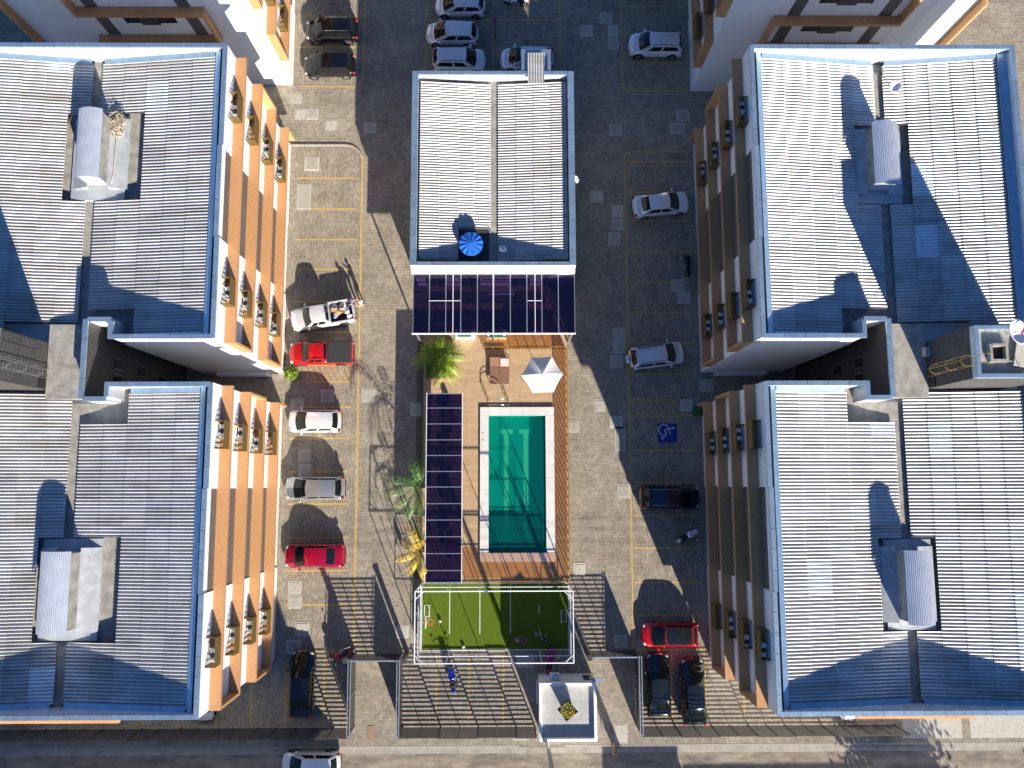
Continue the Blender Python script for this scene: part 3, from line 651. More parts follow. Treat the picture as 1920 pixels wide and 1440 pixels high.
for cols in ([-6.1, -4.72, -3.34, -2.2, -1.05], [-.39, .92, 2.22, 3.52, 4.58]):
    for a, b in zip(cols, cols[1:]):
        hi_, lo_ = (a, b) if a < gx else (b, a); ang = math.atan2(zc(lo_) + .03 - zc(hi_), abs(b - a)); L = abs(b - a) * 1.004 + .05
        iv = [(ay0 + .45, ay1 - .42)]
        if a < tank_cut[1] - .2 and b > tank_cut[0] + .2: iv = [(tank_cut[3], ay1 - .42)]
        for p, q in iv:
            y = math.ceil(p / PITCH) * PITCH; left = int((q - y) / PITCH + .001)
            while left > 0:
                c = 10 if left >= 13 else left; me = sheet_mesh(L, c)
                if a < gx: inst('roof_sheet', me, proof, (hi_, y, zc(hi_)), (0, -ang, 0))
                else: inst('roof_sheet', me, proof, (hi_, y + c * PITCH, zc(hi_)), (0, -ang, math.pi))
                y += c * PITCH; left -= c
MB().box(-3.5, ay0 + .28, 4.86, -1.1, 18.3, 4.9).out('tank_bay', 'slat', pav)
MB().box(1.3, ay1 + .002, 0, 3.45, ay1 + 1.7, 5.75).box(1.3, ay1 + .003, 5.751, 1.5, ay1 + 1.7, 5.95).box(3.2, ay1 + .003, 5.751, 3.45, ay1 + 1.7, 5.95).box(1.5, ay1 + 1.45, 5.751, 3.2, ay1 + 1.699, 5.95).out('rear_shaft', 'aluminium_wrap', pav)
inst('roof_sheet', sheet_mesh(2.3, 6), pav, (2.95, ay1 - .95, 5.98), (0, R(-3), R(90)))
# strip roof and white beam on the south side
MB().hexa([(ax0 + .05, ay0 - .42, 5.45), (ax1 - .05, ay0 - .42, 5.45), (ax1 - .05, ay0 - .002, 5.8), (ax0 + .05, ay0 - .002, 5.8)], [(ax0 + .05, ay0 - .42, 5.5), (ax1 - .05, ay0 - .42, 5.5), (ax1 - .05, ay0 - .002, 5.85), (ax0 + .05, ay0 - .002, 5.85)]).out('strip_roof', 'roof_sheet', pav)
MB().box(ax0 + .02, ay0 - .36, 4.86, ax1 - .02, ay0 - .06, 5.42).out('fascia_beam', 'white_metal', pav)
wu = MB().box(ax0 - .32, 24.2, 2.3, ax0 - .002, 25.1, 2.95).out('wall_unit', 'white_metal', pav)
tk = thing('water_tank', 'blue round water tank with ribbed lid on the pavilion roof', 'water tank', (-2.36, 17.0, 4.91))
MB().cyl((-2.36, 17, 4.91), (-2.36, 17, 5.85), .72, .86, 32).out('tank_body', 'blue_plastic_dark', tk, smooth=True)
for k in range(12):
    a0, a1 = R(30 * k), R(30 * k + 30); am = (a0 + a1) / 2; r = .87
    pt = lambda a, rr, z: (-2.36 + rr * math.cos(a), 17 + rr * math.sin(a), z)
    w = MB(); c = pt(0, 0, 6.12)
    w.add([c, pt(a0, r, 5.88), pt(am, r * .98, 5.97), pt(a1, r, 5.88), pt(a0, r, 5.82), pt(am, r * .98, 5.82), pt(a1, r, 5.82)], [(0, 1, 2), (0, 2, 3), (1, 4, 5, 2), (2, 5, 6, 3)]); w.out('lid_segment', 'blue_plastic', tk)
def dish(label, x, y, z, r, az_, el, name='satellite_dish'):
    t = thing(name, label, 'satellite dish', (x, y, z), az_, None, True)
    m = MB(); n = 20
    def fn(i, j):
        a = 2 * math.pi * i; rr = r * j; d = rr * rr * .35 / r; v = Vector((d - .05, rr * math.cos(a), rr * math.sin(a))); v = Matrix.Rotation(-el, 3, 'Y') @ v; return (v.x, v.y, v.z + r * .9 + .1)
    m.grid(fn, n, 4); o = m.out('reflector', 'white_metal', t, smooth=True)
    so = o.modifiers.new('solid', 'SOLIDIFY'); so.thickness = .015
    MB().tube([(0, 0, 0), (0, 0, r * .9), (0, 0, r)], .025).out('mast', 'white_metal', t)
    v = Matrix.Rotation(-el, 3, 'Y') @ Vector((r * .9, 0, -.1)); MB().tube([(0, 0, r * .5), (v.x * .7, v.y, v.z * .7 + r * .5), (v.x, v.y, v.z + r * .9)], .016).out('feed_arm', 'white_metal', t)
    return t
dish('small white satellite dish on the pavilion roof by the gutter', -.1, 16.75, 5.0, .32, R(60), R(55))
dish('white satellite dish on the right upper roof near its gutter', 24.6, 24.75, 13.5, .38, R(200), R(50))
dish('white wall dish on the right side of the pavilion', 5.3, 22.3, 4.2, .28, R(0), R(40))
d = dish('big white dish with red print on the right tower roof', 27.5, 8.0, 18.5, .72, R(20), R(70))
pr = MB()
for k in range(3): pr.cbox((.12 + .16 * k, -.1 + .12 * k, 1.02 + .0 * k), (.09, .26, .02), R(-40))
pr.out('red_print', 'cloth_red', d)
# antenna
an = thing('antenna', 'thin metal yagi antenna leaning on the right tower roof', 'antenna', (28.0, 5.9, 18.5))
m = MB().tube([(28.0, 5.9, 18.5), (28.0, 5.9, 19.8)], .02).tube([(28.0, 5.9, 19.75), (27.2, 5.3, 19.75)], .012)
for k in range(7): m.tube([(28.0 - .12 * k - .1, 5.9 - .09 * k + .12, 19.75), (28.0 - .12 * k + .1, 5.9 - .09 * k - .12, 19.75)], .007, 4)
m.out('antenna_frame', 'rail_metal', an)
# hose heap on the left upper roof
hp_ = []; random.seed(3)
for k in range(220):
    a = k * .55; r_ = .22 + .2 * random.random(); hp_.append((-24.0 + r_ * math.cos(a) + .22 * math.sin(k * .05), 22.2 + (k - 110) * .0055 + r_ * math.sin(a) * .9, 13.75 + .22 * random.random()))
hp_ += [(-24.0, 21.4, 13.75), (-24.05, 20.3, 13.72), (-24.1, 19.0, 13.7), (-24.2, 18.4, 13.7)]
tag(MB().tube(hp_, .02, 5).out('hose', 'rope', smooth=True, org=(-24, 21, 13.5)), 'tangled beige hose beside the lantern on the upper left roof', 'hose')
# ------------------------------------------------------------------ pergola roof, deck, pool
DK = .05
struct(MB().rect_hole(-6.2, -7.25, 4.85, 15.38, HX0, HY0, HX1, HY1, .001, DK).out('deck', 'deck'))
pg = thing('pergola', 'wide purple polycarbonate pergola roof in front of the pavilion', 'pergola', (-.76, 13.3, DK))
PZ = 4.8
rails = [-6.54, -5.38, -4.2, -3.12, -1.93, -.75, .44, 1.63, 2.71, 3.9, 5.07]
for a, b in zip(rails, rails[1:]): MB().box(a + .03, 10.78, PZ, b - .03, 15.05, PZ + .012).out('roof_panel', 'poly', pg)
for k, x in enumerate(rails): MB().box(x - .028, 10.76, PZ - .03, x + .028, 15.06, PZ + .045).out('glazing_bar', 'rail_metal' if 0 < k < 10 else 'grey_metal', pg)
for x in (-3.68, -.8, 2.22): MB().box(x - .025, 10.75, PZ + .046, x + .025, 15.06, PZ + .085).out('white_bar', 'white_metal', pg)
for xa, xb in ((-5.42, -3.15), (1.65, 2.73)): MB().box(xa, 13.1 - .02, PZ + .05, xb, 13.1 + .02, PZ + .08).out('white_bar', 'white_metal', pg)
for y in (14.5, 13.75, 13.05, 12.3, 11.5): MB().box(-6.58, y - .025, PZ - .12, 5.08, y + .025, PZ - .04).out('purlin', 'grey_metal', pg)
MB().box(-6.63, 10.66, PZ - .08, 5.13, 10.745, PZ + .05).out('white_gutter', 'white_metal', pg)
for x, y in ((-6.4, 10.9), (-.8, 10.9), (4.95, 10.9)): MB().box(x - .06, y - .06, DK, x + .06, y + .06, PZ - .09).out('post', 'grey_metal', pg)
pl = thing('pergola', 'long narrow purple pergola roof along the left side of the pool', 'pergola', (-4.37, -.15, DK))
bars = [6.58, 5.53, 4.37, 3.21, 2.08, .93, -.18, -1.37, -2.53, -3.71, -4.89, -6.08, -6.9]; PZ2 = 3.05
for a, b in zip(bars, bars[1:]): MB().box(-5.63, b + .025, PZ2, -3.1, a - .025, PZ2 + .012).out('roof_panel', 'poly', pl)
for y in bars: MB().box(-5.64, y - .024, PZ2 - .03, -3.09, y + .024, PZ2 + .04).out('glazing_bar', 'rail_metal', pl)
for x in (-5.67, -3.06): MB().box(x - .025, -6.97, PZ2 - .05, x + .025, 6.66, PZ2 + .03).out('edge_beam', 'white_metal', pl)
for y in (6.5, 3.3, 0, -3.3, -6.8):
    MB().box(-5.62, y - .05, DK, -5.52, y + .05, PZ2 - .06).out('post', 'grey_metal', pl)
for y in (6.0, 4.9, 3.8, 2.7, 1.5, .4, -.8, -1.9, -3.1, -4.3, -5.5): MB().box(-5.6, y - .02, PZ2 - .1, -3.1, y + .02, PZ2 - .055).out('purlin', 'grey_metal', pl)
# pool
pool = thing('swimming_pool', 'rectangular green swimming pool with white marble coping', 'pool', ((PX0 + PX1) / 2, 0, 0))
zb = -1.15; CP = .2
MB().box(HX0, HY0, zb - .2, HX1, HY1, zb).box(HX0, HY0, zb, PX0, HY1, CP - .005).box(PX1, HY0, zb, HX1, HY1, CP - .005).box(PX0, HY0, zb, PX1, PY0, CP - .005).box(PX0, PY1, zb, PX1, HY1, CP - .005).out('basin', 'pool_tile', pool)
MB().box(PX0 - .62, PY0 - .62, DK + .001, HX0 - .001, PY1 + .62, CP - .006).box(HX1 + .001, PY0 - .62, DK + .001, PX1 + .62, PY1 + .62, CP - .006).box(HX0 - .001, PY0 - .62, DK + .001, HX1 + .001, HY0 - .001, CP - .006).box(HX0 - .001, HY1 + .001, DK + .001, HX1 + .001, PY1 + .62, CP - .006).out('pool_wall', 'brown_fabric', pool)
cw = .66; tk_ = []
n = 11; l = (PY1 - PY0) / n
for i in range(n):
    for xa in (PX0 - cw, PX1): tk_.append((xa, PY0 + i * l, xa + cw, PY0 + (i + 1) * l))
n = 5; l = (PX1 - PX0) / n
for i in range(n):
    for ya in (PY0 - cw, PY1): tk_.append((PX0 + i * l, ya, PX0 + (i + 1) * l, ya + cw))
for xa in (PX0 - cw, PX1):
    for ya in (PY0 - cw, PY1): tk_.append((xa, ya, xa + cw, ya + cw))
for a, b, c, d in tk_: MB().box(a + .004, b + .004, CP - .004, c - .004, d - .004, CP + .03).out('coping_tile', 'marble', pool)
w_ = MB().box(PX0 - .001, PY0 - .001, .04, PX1 + .001, PY1 + .001, .045); 
wm = MB().add([(PX0, PY0, .06), (PX1, PY0, .06), (PX1, PY1, .06), (PX0, PY1, .06)], [(0, 1, 2, 3)]).out('water', 'water', pool)
for xc in (.15, 1.65):
    MB().box(xc - .17, -4.0, zb + .001, xc + .17, 3.9, zb + .006).box(xc - .5, 3.9, zb + .001, xc + .5, 4.25, zb + .006).box(xc - .5, -4.35, zb + .001, xc + .5, -4.0, zb + .006).out('lane_mark', 'pool_lane', pool)
for y in (3.9, 3.35): MB().cyl((PX0 - .45, y, CP + .03), (PX0 - .45, y, CP + .045), .045).out('drain_cap', 'dark', pool)
ld = thing('pool_ladder', 'chrome pool ladder with tall curved handrails at the pool head', 'ladder', (-.4, 6.1, DK))
for y in (5.95, 6.38):
    pts = [(-1.15, y, DK)] + [(-1.15 + .1 * k * 0 + .75 * (1 - math.cos(R(a))), y, .75 + .5 * math.sin(R(a))) for k, a in enumerate(range(0, 181, 15))] + [(.35, y, DK)]
    MB().tube(pts, .024, 8).out('handrail', 'chrome', ld, smooth=True)
for k in range(4):
    MB().tube([(-1.15 + .0 * k, 5.95, .2 + .2 * k), (-1.15, 6.38, .2 + .2 * k)], .02).out('rung', 'chrome', ld)
    MB().tube([(.35, 5.95, .2 + .2 * k), (.35, 6.38, .2 + .2 * k)], .02).out('rung', 'chrome', ld)
# bronze glass fences
def glass_fence(label, x0, y0, x1, y1, h=1.15, step=.72):
    t = thing('glass_fence', label, 'fence', (x0, y0, DK)); L = math.hypot(x1 - x0, y1 - y0); n = round(L / step); dx, dy = (x1 - x0) / n, (y1 - y0) / n; ex, ey = (.02, 0) if abs(dx) < .01 else (0, .02)
    for i in range(n + 1):
        x, y = x0 + dx * i, y0 + dy * i; MB().box(x - .022, y - .022, DK + .001, x + .022, y + .022, DK + h).out('post', 'gold_metal', t)
        if i < n:
            g = .03; ux, uy = dx / step * g, dy / step * g
            MB().box(x + ux - (.005 if abs(dx) < .01 else 0), y + uy - (.005 if abs(dy) < .01 else 0), DK + .06, x + dx - ux + (.005 if abs(dx) < .01 else 0), y + dy - uy + (.005 if abs(dy) < .01 else 0), DK + h - .06).out('glass_panel', 'bronze_glass', t)
    MB().box(x0 - .03, y0 - .03, DK + h + .001, x1 + .03, y1 + .03, DK + h + .04).out('top_rail', 'gold_metal', t)
glass_fence('bronze glass fence down the right side of the pool deck', 4.78, -7.0, 4.78, 10.28, step=.66)
glass_fence('bronze glass fence between the pool deck and the green court', -2.95, -7.08, 4.7, -7.08)
glass_fence('bronze glass fence behind the umbrella under the pergola edge', -1.55, 10.36, 4.7, 10.36)
# umbrella, daybed, planters
um = thing('parasol', 'white six-sided parasol open on the pool deck', 'umbrella', (2.82, 8.08, DK))
UR = 1.55
for k in range(6):
    a0, a1 = R(2 + 60 * k), R(62 + 60 * k); m = MB()
    def fn(i, j):
        a = a0 + (a1 - a0) * i; rr = UR * j * (1 - .05 * (1 - (2 * i - 1) ** 2) * j * .6); cx = math.cos(R(30)) / max(.5, math.cos((a - (a0 + a1) / 2))); return (2.82 + rr * cx * math.cos(a) * 1.0, 8.08 + rr * cx * math.sin(a), 2.78 - .52 * j ** 1.3 - .05 * (1 - (2 * i - 1) ** 2) * j)
    m.grid(fn, 8, 6); m.out('canopy_panel', 'umbrella_white', um)
MB().cyl((2.82, 8.08, DK), (2.82, 8.08, 2.76), .025).out('pole', 'grey_metal', um)
MB().cyl((2.82, 8.08, 2.74), (2.82, 8.08, 2.86), .07, .03).out('finial', 'grey_metal', um)
MB().cyl((2.82, 8.08, DK), (2.82, 8.08, DK + .09), .3, .26, 20).out('base', 'concrete_cover', um)
for k in range(6): a = R(2 + 60 * k); MB().tube([(2.82, 8.08, 2.7), (2.82 + 1.45 * math.cos(a), 8.08 + 1.45 * math.sin(a), 2.24)], .012, 4).out('rib', 'grey_metal', um)
db = thing('daybed', 'brown double daybed lounger on the pool deck', 'lounger', (-.37, 8.65, DK))
for k, xa in enumerate((-1.12, -.36)):
    MB().box(xa, 7.62, .36, xa + .74, 8.95, .43).out('seat_cushion', 'brown_fabric', db, bevel=.02)
    MB().hexa([(xa, 8.97, .36), (xa + .74, 8.97, .36), (xa + .74, 9.68, .55), (xa, 9.68, .55)], [(xa, 8.97, .43), (xa + .74, 8.97, .43), (xa + .74, 9.68, .62), (xa, 9.68, .62)]).out('back_cushion', 'brown_fabric', db, bevel=.02)
for x in (-1.1, .36):
    MB().tube([(x, 7.65, .33), (x, 9.75, .33), (x, 9.85, .95)], .022).out('side_frame', 'plastic_black', db)
    for y in (7.75, 9.6): MB().cyl((x, y, DK), (x, y, .33), .022, n=8).out('leg', 'plastic_black', db)
MB().tube([(-1.1, 9.85, .95), (.36, 9.85, .95)], .022).out('head_bar', 'plastic_black', db)
tag(MB().hexa([(-.3, 8.98, .45), (.33, 8.98, .45), (.33, 9.55, .61), (-.3, 9.55, .61)], [(-.3, 8.98, .50), (.33, 8.98, .50), (.33, 9.55, .65), (-.3, 9.55, .65)]).out('towel', 'pink_cloth', org=(0, 9.3, .45)), 'folded pale pink towel on the brown daybed', 'towel')
def blades(mb, x0, y0, x1, y1, z, n, h, wd):
    for _ in range(n):
        x, y = random.uniform(x0, x1), random.uniform(y0, y1); a = random.uniform(0, 6.3); t = random.uniform(.2, .9) * h; hh = h * random.uniform(.5, 1)
        dx, dy = math.cos(a), math.sin(a); mb.add([(x - dy * wd, y + dx * wd, z), (x + dy * wd, y - dx * wd, z), (x + dx * t, y + dy * t, z + hh)], [(0, 1, 2)])
pb = thing('planter_bed', 'square planting bed with low green ground cover beside the deck', 'planter', (-4.95, 9.45, 0))
MB().box(-6.02, 8.08, DK + .001, -3.88, 10.82, .30).out('bed_wall', 'brown_fabric', pb)
MB().box(-5.95, 8.15, .301, -3.95, 10.75, .36).out('bed_soil', 'hedge', pb)
m = MB(); blades(m, -5.95, 8.15, -3.95, 10.75, .36, 3800, .3, .018); g_ = m.out('ground_cover', 'palm_green', pb); g_['kind'] = 'stuff'
for k, x in enumerate((-3.0, -.55)):
    t = thing('planter_box', 'white planter box with green top under the pergola edge, %s of two' % ('left', 'right')[k], 'planter', (x, 11.3, DK)); MB().box(x - .75, 11.15, DK, x + .75, 11.75, .85).out('box', 'white_wall', t); MB().box(x - .55, 11.2, .851, x + .45, 11.6, .9).out('green_top', 'cloth_green', t)
def frond(mb, base, az_, L, lift, droop, nl=16, wl=.34, lw=.022, curl=0.):
    pts = []
    for i in range(9):
        t = i / 8; r = L * t * (1 - .12 * t); a = az_ + curl * t
        pts.append(Vector((base[0] + r * math.cos(a), base[1] + r * math.sin(a), base[2] + lift * L * t - droop * L * t * t)))
    mb.tube(pts, [.018 * (1 - .8 * i / 8) for i in range(9)], 4)
    for k in range(nl):
        t = .12 + .88 * k / (nl - 1); f = t * 8; i = min(7, int(f)); p = pts[i].lerp(pts[i + 1], f - i); d = (pts[i + 1] - pts[i]).normalized()
        sd = d.cross(Vector((0, 0, 1))).normalized(); ll = wl * (1.0 - .55 * abs(t - .45)) * random.uniform(.85, 1.1)
        for s in (-1, 1):
            tip = p + sd * (s * ll) + d * (ll * .65) + Vector((0, 0, -ll * random.uniform(.25, .6))); mid = (p + tip) / 2 + Vector((0, 0, ll * .1))
            mb.add([p, mid + d * lw, tip, mid - d * lw], [(0, 1, 2, 3)])
def palm(name, label, x, y, z0, h, nf, L, m, trunk=True, wl=.34, lift=.55, droop=.75, nl=18, azr=None):
    t = thing(name, label, 'palm', (x, y, z0))
    MB().tube([(x, y, z0), (x + .06, y, z0 + h * .5), (x + .02, y + .05, z0 + h)], [.09, .07, .06], 8).out('trunk', 'trunk', t)
    c = MB()
    for k in range(nf): frond(c, (x + .02, y + .05, z0 + h - .05), (k * 2.399 + random.uniform(-.3, .3)) if not azr else R(azr[0] + (azr[1] - azr[0]) * k / (nf - 1)), L * random.uniform(.75, 1.1), lift * random.uniform(.6, 1.4), droop * random.uniform(.8, 1.2), wl=wl, nl=nl, lw=.03)
    c.out('crown', m, t)
random.seed(11)
palm('palm_tree', 'bushy bright green palm in the planting bed', -4.95, 9.5, .3, .9, 20, 2.25, 'palm_green', wl=.46, lift=.75, droop=.85, nl=20)
palm('palm_tree', 'dark green palm leaning out beside the left pergola', -6.1, -.2, 0, 2.6, 8, 3.2, 'palm_dark', wl=.46, lift=1.35, droop=1.35, nl=30, azr=(80, 275))
palm('palm_tree', 'yellowing palm at the lower end of the left pergola', -6.05, -4.9, 0, 2.4, 6, 2.5, 'palm_yellow', wl=.38, lift=1.2, droop=1.5, nl=28, azr=(70, 280))
struct(MB().box(-6.75, -7.0, .0015, -6.25, 11.0, .012).out('flower_strip', 'soil'))
m = MB(); blades(m, -6.75, -6.9, -6.25, 10.9, .01, 1200, .22, .014); tag(struct(m.out('ground_cover', 'palm_dark'), 'stuff'), 'low dark ground cover along the left deck wall', 'ground cover')
def bush(label, x, y, r, h, n, m):
    b = MB()
    for _ in range(n):
        a = random.uniform(0, 6.3); rr = r * math.sqrt(random.random()); z = h * random.uniform(.2, 1) * (1 - .5 * (rr / r) ** 2); p = Vector((x + rr * math.cos(a), y + rr * math.sin(a), z)); d = Vector((random.uniform(-1, 1), random.uniform(-1, 1), random.uniform(-.2, .8))).normalized() * .11; s = d.cross(Vector((random.uniform(-1, 1), random.uniform(-1, 1), 1))).normalized() * .05
        b.add([p - d, p + s, p + d, p - s], [(0, 1, 2, 3)])
    t = thing('shrub', label, 'shrub', (x, y, 0)); b.out('leaves', m, t)
    c = MB()
    for k in range(5): c.tube([(x, y, 0), (x + .3 * r * math.cos(k * 1.3), y + .3 * r * math.sin(k * 1.3), h * .7)], .014, 5)
    c.out('stems', 'trunk', t)
bush('small bright green shrub at the corner of the upper left wing', -16.35, 8.5, .55, .75, 420, 'palm_green')
bush('dark shrub under the ledge of the lower right wing', 14.85, 5.5, .4, .6, 200, 'palm_dark')
# furniture below the pergolas
def round_table(label, x, y, r=.5):
    t = thing('round_table', label, 'table', (x, y, DK)); MB().cyl((x, y, .72), (x, y, .76), r, n=24).out('table_top', 'brown_fabric', t); MB().cyl((x, y, DK), (x, y, .72), .04).out('stem', 'plastic_black', t); MB().cyl((x, y, DK), (x, y, DK + .04), .25).out('foot', 'plastic_black', t)
def chair(label, x, y, rz, grp):
    t = thing('garden_chair', label, 'chair', (x, y, DK), rz, grp, True)
    MB().box(-.22, -.22, .42, .22, .22, .46).out('seat', 'brown_fabric', t); MB().box(-.22, .2, .46, .22, .24, .85).out('backrest', 'brown_fabric', t)
    for a in (-.2, .2):
        for b in (-.2, .2): MB().cyl((a, b, 0), (a, b, .42), .018, n=6).out('leg', 'plastic_black', t)
for k, (y, nm) in enumerate(((4.9, 'top'), (2.0, 'second'), (-1.2, 'third'), (-4.4, 'lowest'))):
    round_table('round brown table under the left pergola, %s of four' % nm, -4.1, y)
    chair('garden chair above the %s table under the left pergola' % nm, -4.1, y + .75, 0, 'chairs under the left pergola'); chair('garden chair below the %s table under the left pergola' % nm, -4.15, y - .75, math.pi, 'chairs under the left pergola')
t = thing('bench', 'long brown bench under the wide pergola', 'bench', (-.8, 12.0, DK)); MB().box(-5.6, 11.75, .4, 4.0, 12.15, .48).out('seat', 'brown_fabric', t)
for x in (-5.2, -2, 1, 3.7): MB().box(x - .05, 11.8, DK, x + .05, 12.1, .4).out('leg', 'plastic_black', t)
t = thing('table', 'long dark dining table under the wide pergola', 'table', (-.8, 13.0, DK)); MB().box(-5.4, 12.55, .7, 3.8, 13.35, .76).out('table_top', 'cloth_dark', t)
for x in (-5, -2, 1, 3.5): MB().box(x - .04, 12.9, DK, x + .04, 13.0, .7).out('leg', 'plastic_black', t)
tag(MB().box(-1.2, 14.15, 2.2, .8, 14.5, 2.5).out('air_curtain', 'white_metal', org=(-.2, 14.3, 2.2), bevel=.03), 'white wall unit seen through the wide pergola', 'air conditioner')
# ------------------------------------------------------------------ sports cage
struct(MB().box(-6.12, -12.08, .001, 4.68, -7.4, .03).out('artificial_turf', 'turf'))
turf = bpy.data.objects['artificial_turf']
for x in (-4.1, -1.85, .42, 2.55): MB().box(x - .03, -12.0 + (1.0 if x < 2 else 2.4), .0305, x + .03, -7.5 - (.3 if x < 2 else 1.4), .034).out('court_line', 'line_white', turf)
cg = thing('sports_cage', 'white steel frame cage around the small green court', 'cage', (-.75, -9.75, 0))
cx0, cx1, cy0, cy1, ch = -6.2, 4.72, -12.15, -7.33, 4.55
def bar(a, b, nm, r=.035, m='white_metal'): return MB().tube([a, b], r, 6).out(nm, m, cg)
for x in (cx0, cx1):
    for y in (cy0, cy1): bar((x, y, 0), (x, y, ch), 'corner_post', .04)
    bar((x, cy0, ch), (x, cy1, ch), 'top_rail', .045); bar((x, cy0, 2.3), (x, cy1, 2.3), 'mid_rail', .03); bar((x, cy0, .9), (x, cy1, .9), 'low_rail', .03)
    for y in (-10.5, -9.0): bar((x, y, 0), (x, y, ch), 'post', .025)
for y in (cy0, cy1):
    bar((cx0, y, ch), (cx1, y, ch), 'top_rail', .045); bar((cx0, y, 2.3), (cx1, y, 2.3), 'mid_rail', .03); bar((cx0, y, .12), (cx1, y, .12), 'low_rail', .03)
    for x in (-4.05, -1.85, .4, 2.55): bar((x, y, 0), (x, y, ch), 'post', .027)
for x, sx in ((cx0, 1), (cx1, -1)):
    for y, sy in ((cy0, 1), (cy1, -1)): bar((x + sx * .62, y, ch), (x, y + sy * .55, ch), 'brace', .03)
MB().box(cx0 + .05, cy0 + .1, .05, cx0 + .07, cy1 - .1, .85).out('side_panel', 'white_metal', cg)
hpn = thing('basketball_hoop', 'orange basketball hoop with small white backboard in the cage', 'basketball hoop', (-5.3, -9.72, 2.6))
MB().tube([(-5.3 + .23 * math.cos(R(a)), -9.72 + .23 * math.sin(R(a)), 2.6) for a in range(0, 361, 20)], .018).out('rim', 'orange', hpn)
MB().box(-5.62, -10.1, 2.45, -5.58, -9.3, 3.1).out('backboard', 'white_metal', hpn); MB().box(-5.58, -9.8, 2.56, -5.5, -9.64, 2.66).out('bracket', 'orange', hpn)
MB().tube([(-5.62, -9.72, 2.7), (-6.2, -9.72, 2.3)], .03).out('arm', 'white_metal', hpn)
m = MB()
for k in range(10): a = R(36 * k); m.tube([(-5.3 + .22 * math.cos(a), -9.72 + .22 * math.sin(a), 2.59), (-5.3 + .13 * math.cos(a + .4), -9.72 + .13 * math.sin(a + .4), 2.25)], .008, 4)
m.out('net', 'white_metal', hpn)
for k, (x, y, s) in enumerate(((-5.75, -9.3, 1), (4.35, -9.75, -1))):
    t = thing('mini_goal', 'small white goal frame at the %s end of the court' % ('left', 'right')[k], 'goal', (x, y, .03))
    MB().tube([(x + .18 * s, y - .4, .05), (x + .18 * s, y - .4, .55), (x + .18 * s, y + .4, .55), (x + .18 * s, y + .4, .05)], .03).out('goal_frame', 'white_metal', t)
    MB().tube([(x + .18 * s, y - .4, .05), (x - .22 * s, y - .4, .05), (x - .22 * s, y + .4, .05), (x + .18 * s, y + .4, .05)], .025).out('base_frame', 'white_metal', t)
for (x, y, s) in ((-4.8, -10.05, 'near the basketball hoop'), (-3.05, -11.9, 'at the lower edge of the court')):
    t = thing('ball', 'white ball on the turf ' + s, 'ball', (x, y, .14)); MB().sphere((x, y, .145), .115).out('ball_shell', 'cloth_white', t, smooth=True); MB().tube([(x + .1165 * math.cos(R(a)), y, .145 + .1165 * math.sin(R(a))) for a in range(0, 361, 30)], .006, 4).out('seam', 'dark', t)
# ------------------------------------------------------------------ fences, gates, gatehouse
def slat_panel(mb, x0, y0, x1, y1, h, z0=.06, slats=17):
    horiz = abs(x1 - x0) > abs(y1 - y0); th = .022
    for k in range(slats):
        za = z0 + k * (h - z0) / slats; zb_ = za + .058
        if horiz: mb.box(x0, y0 - .012, za, x1, y0 + .012, zb_)
        else: mb.hexa([(x0 - .03, y0, za), (x0 + .03, y0, za), (x0 + .03, y1, za), (x0 - .03, y1, za)], [(x0 - .03, y0, zb_), (x0 + .03, y0, zb_), (x0 + .03, y1, zb_), (x0 - .03, y1, zb_)])
def slat_fence(label, x0, x1, y, step=1.37, h=2.45):
    t = thing('slat_fence', label, 'fence', (x0, y, 0)); n = round((x1 - x0) / step); l = (x1 - x0) / n
    for i in range(n):
        hh = h + (.12 if (i // 2) % 2 else 0); a, b = x0 + i * l, x0 + (i + 1) * l
        m = MB(); slat_panel(m, a + .03, y, b - .03, y, hh); m.out('panel', 'slat', t)
        big = i % 2 == 0
        MB().box(a - (.045 if big else .02), y - .05, 0, a + (.045 if big else .02), y + .05, hh + .02).out('post', 'slat', t)
        MB().box(a, y - .04, hh + .021, b, y + .04, hh + .05).out('cap_rail', 'slat', t)
    MB().box(x1 - .04, y - .05, 0, x1 + .04, y + .05, h).out('post', 'slat', t)
slat_fence('dark slatted street fence in front of the left block', -40.3, -11.1, -17.62)
slat_fence('dark slatted street fence left of the gatehouse', -7.45, 2.2, -17.62)
slat_fence('dark slatted street fence in front of the right block', 9.75, 28.6, -17.62)
def corridor(label, x, y0, y1, h=2.45):
    t = thing('corridor_fence', label, 'fence', (x, (y0 + y1) / 2, 0))
    MB().box(x - .015, y0, .05, x + .015, y1, h).out('panel', 'slat', t)
    for y in (y0, (y0 + y1) / 2, y1): MB().box(x - .05, y - .05, 0, x + .05, y + .05, h + .03).out('post', 'grey_metal', t)
    for dx in (-.09, .09): MB().tube([(x + dx, y0 - .05, h + .06), (x + dx, y1 + .05, h + .06)], .035).out('top_pipe', 'rail_metal', t)
corridor('left side fence of the car entrance with pale top pipes', -11.0, -17.5, -12.35)
corridor('right side fence of the car entrance with pale top pipes', -7.55, -17.5, -12.4)
corridor('side fence of the right entrance beside the black sedans', 9.62, -17.5, -12.2)
def gate(label, x0, x1, y, h=2.4):
    t = thing('sliding_gate', label, 'gate', (x0, y, 0)); n = 4; l = (x1 - x0) / n
    for i in range(n): m = MB(); slat_panel(m, x0 + i * l + .02, y, x0 + (i + 1) * l - .02, y, h, slats=16); m.out('panel', 'slat', t)
    for i in range(n + 1): MB().box(x0 + i * l - .025, y - .04, 0, x0 + i * l + .025, y + .04, h).out('stile', 'slat', t)
    MB().box(x0, y - .045, h + .001, x1, y + .045, h + .06).out('top_rail', 'rail_metal', t)
gate('closed dark inner gate of the left car entrance', -10.95, -7.6, -12.42)
gate('closed dark inner gate of the right entrance', 6.3, 9.5, -12.25)
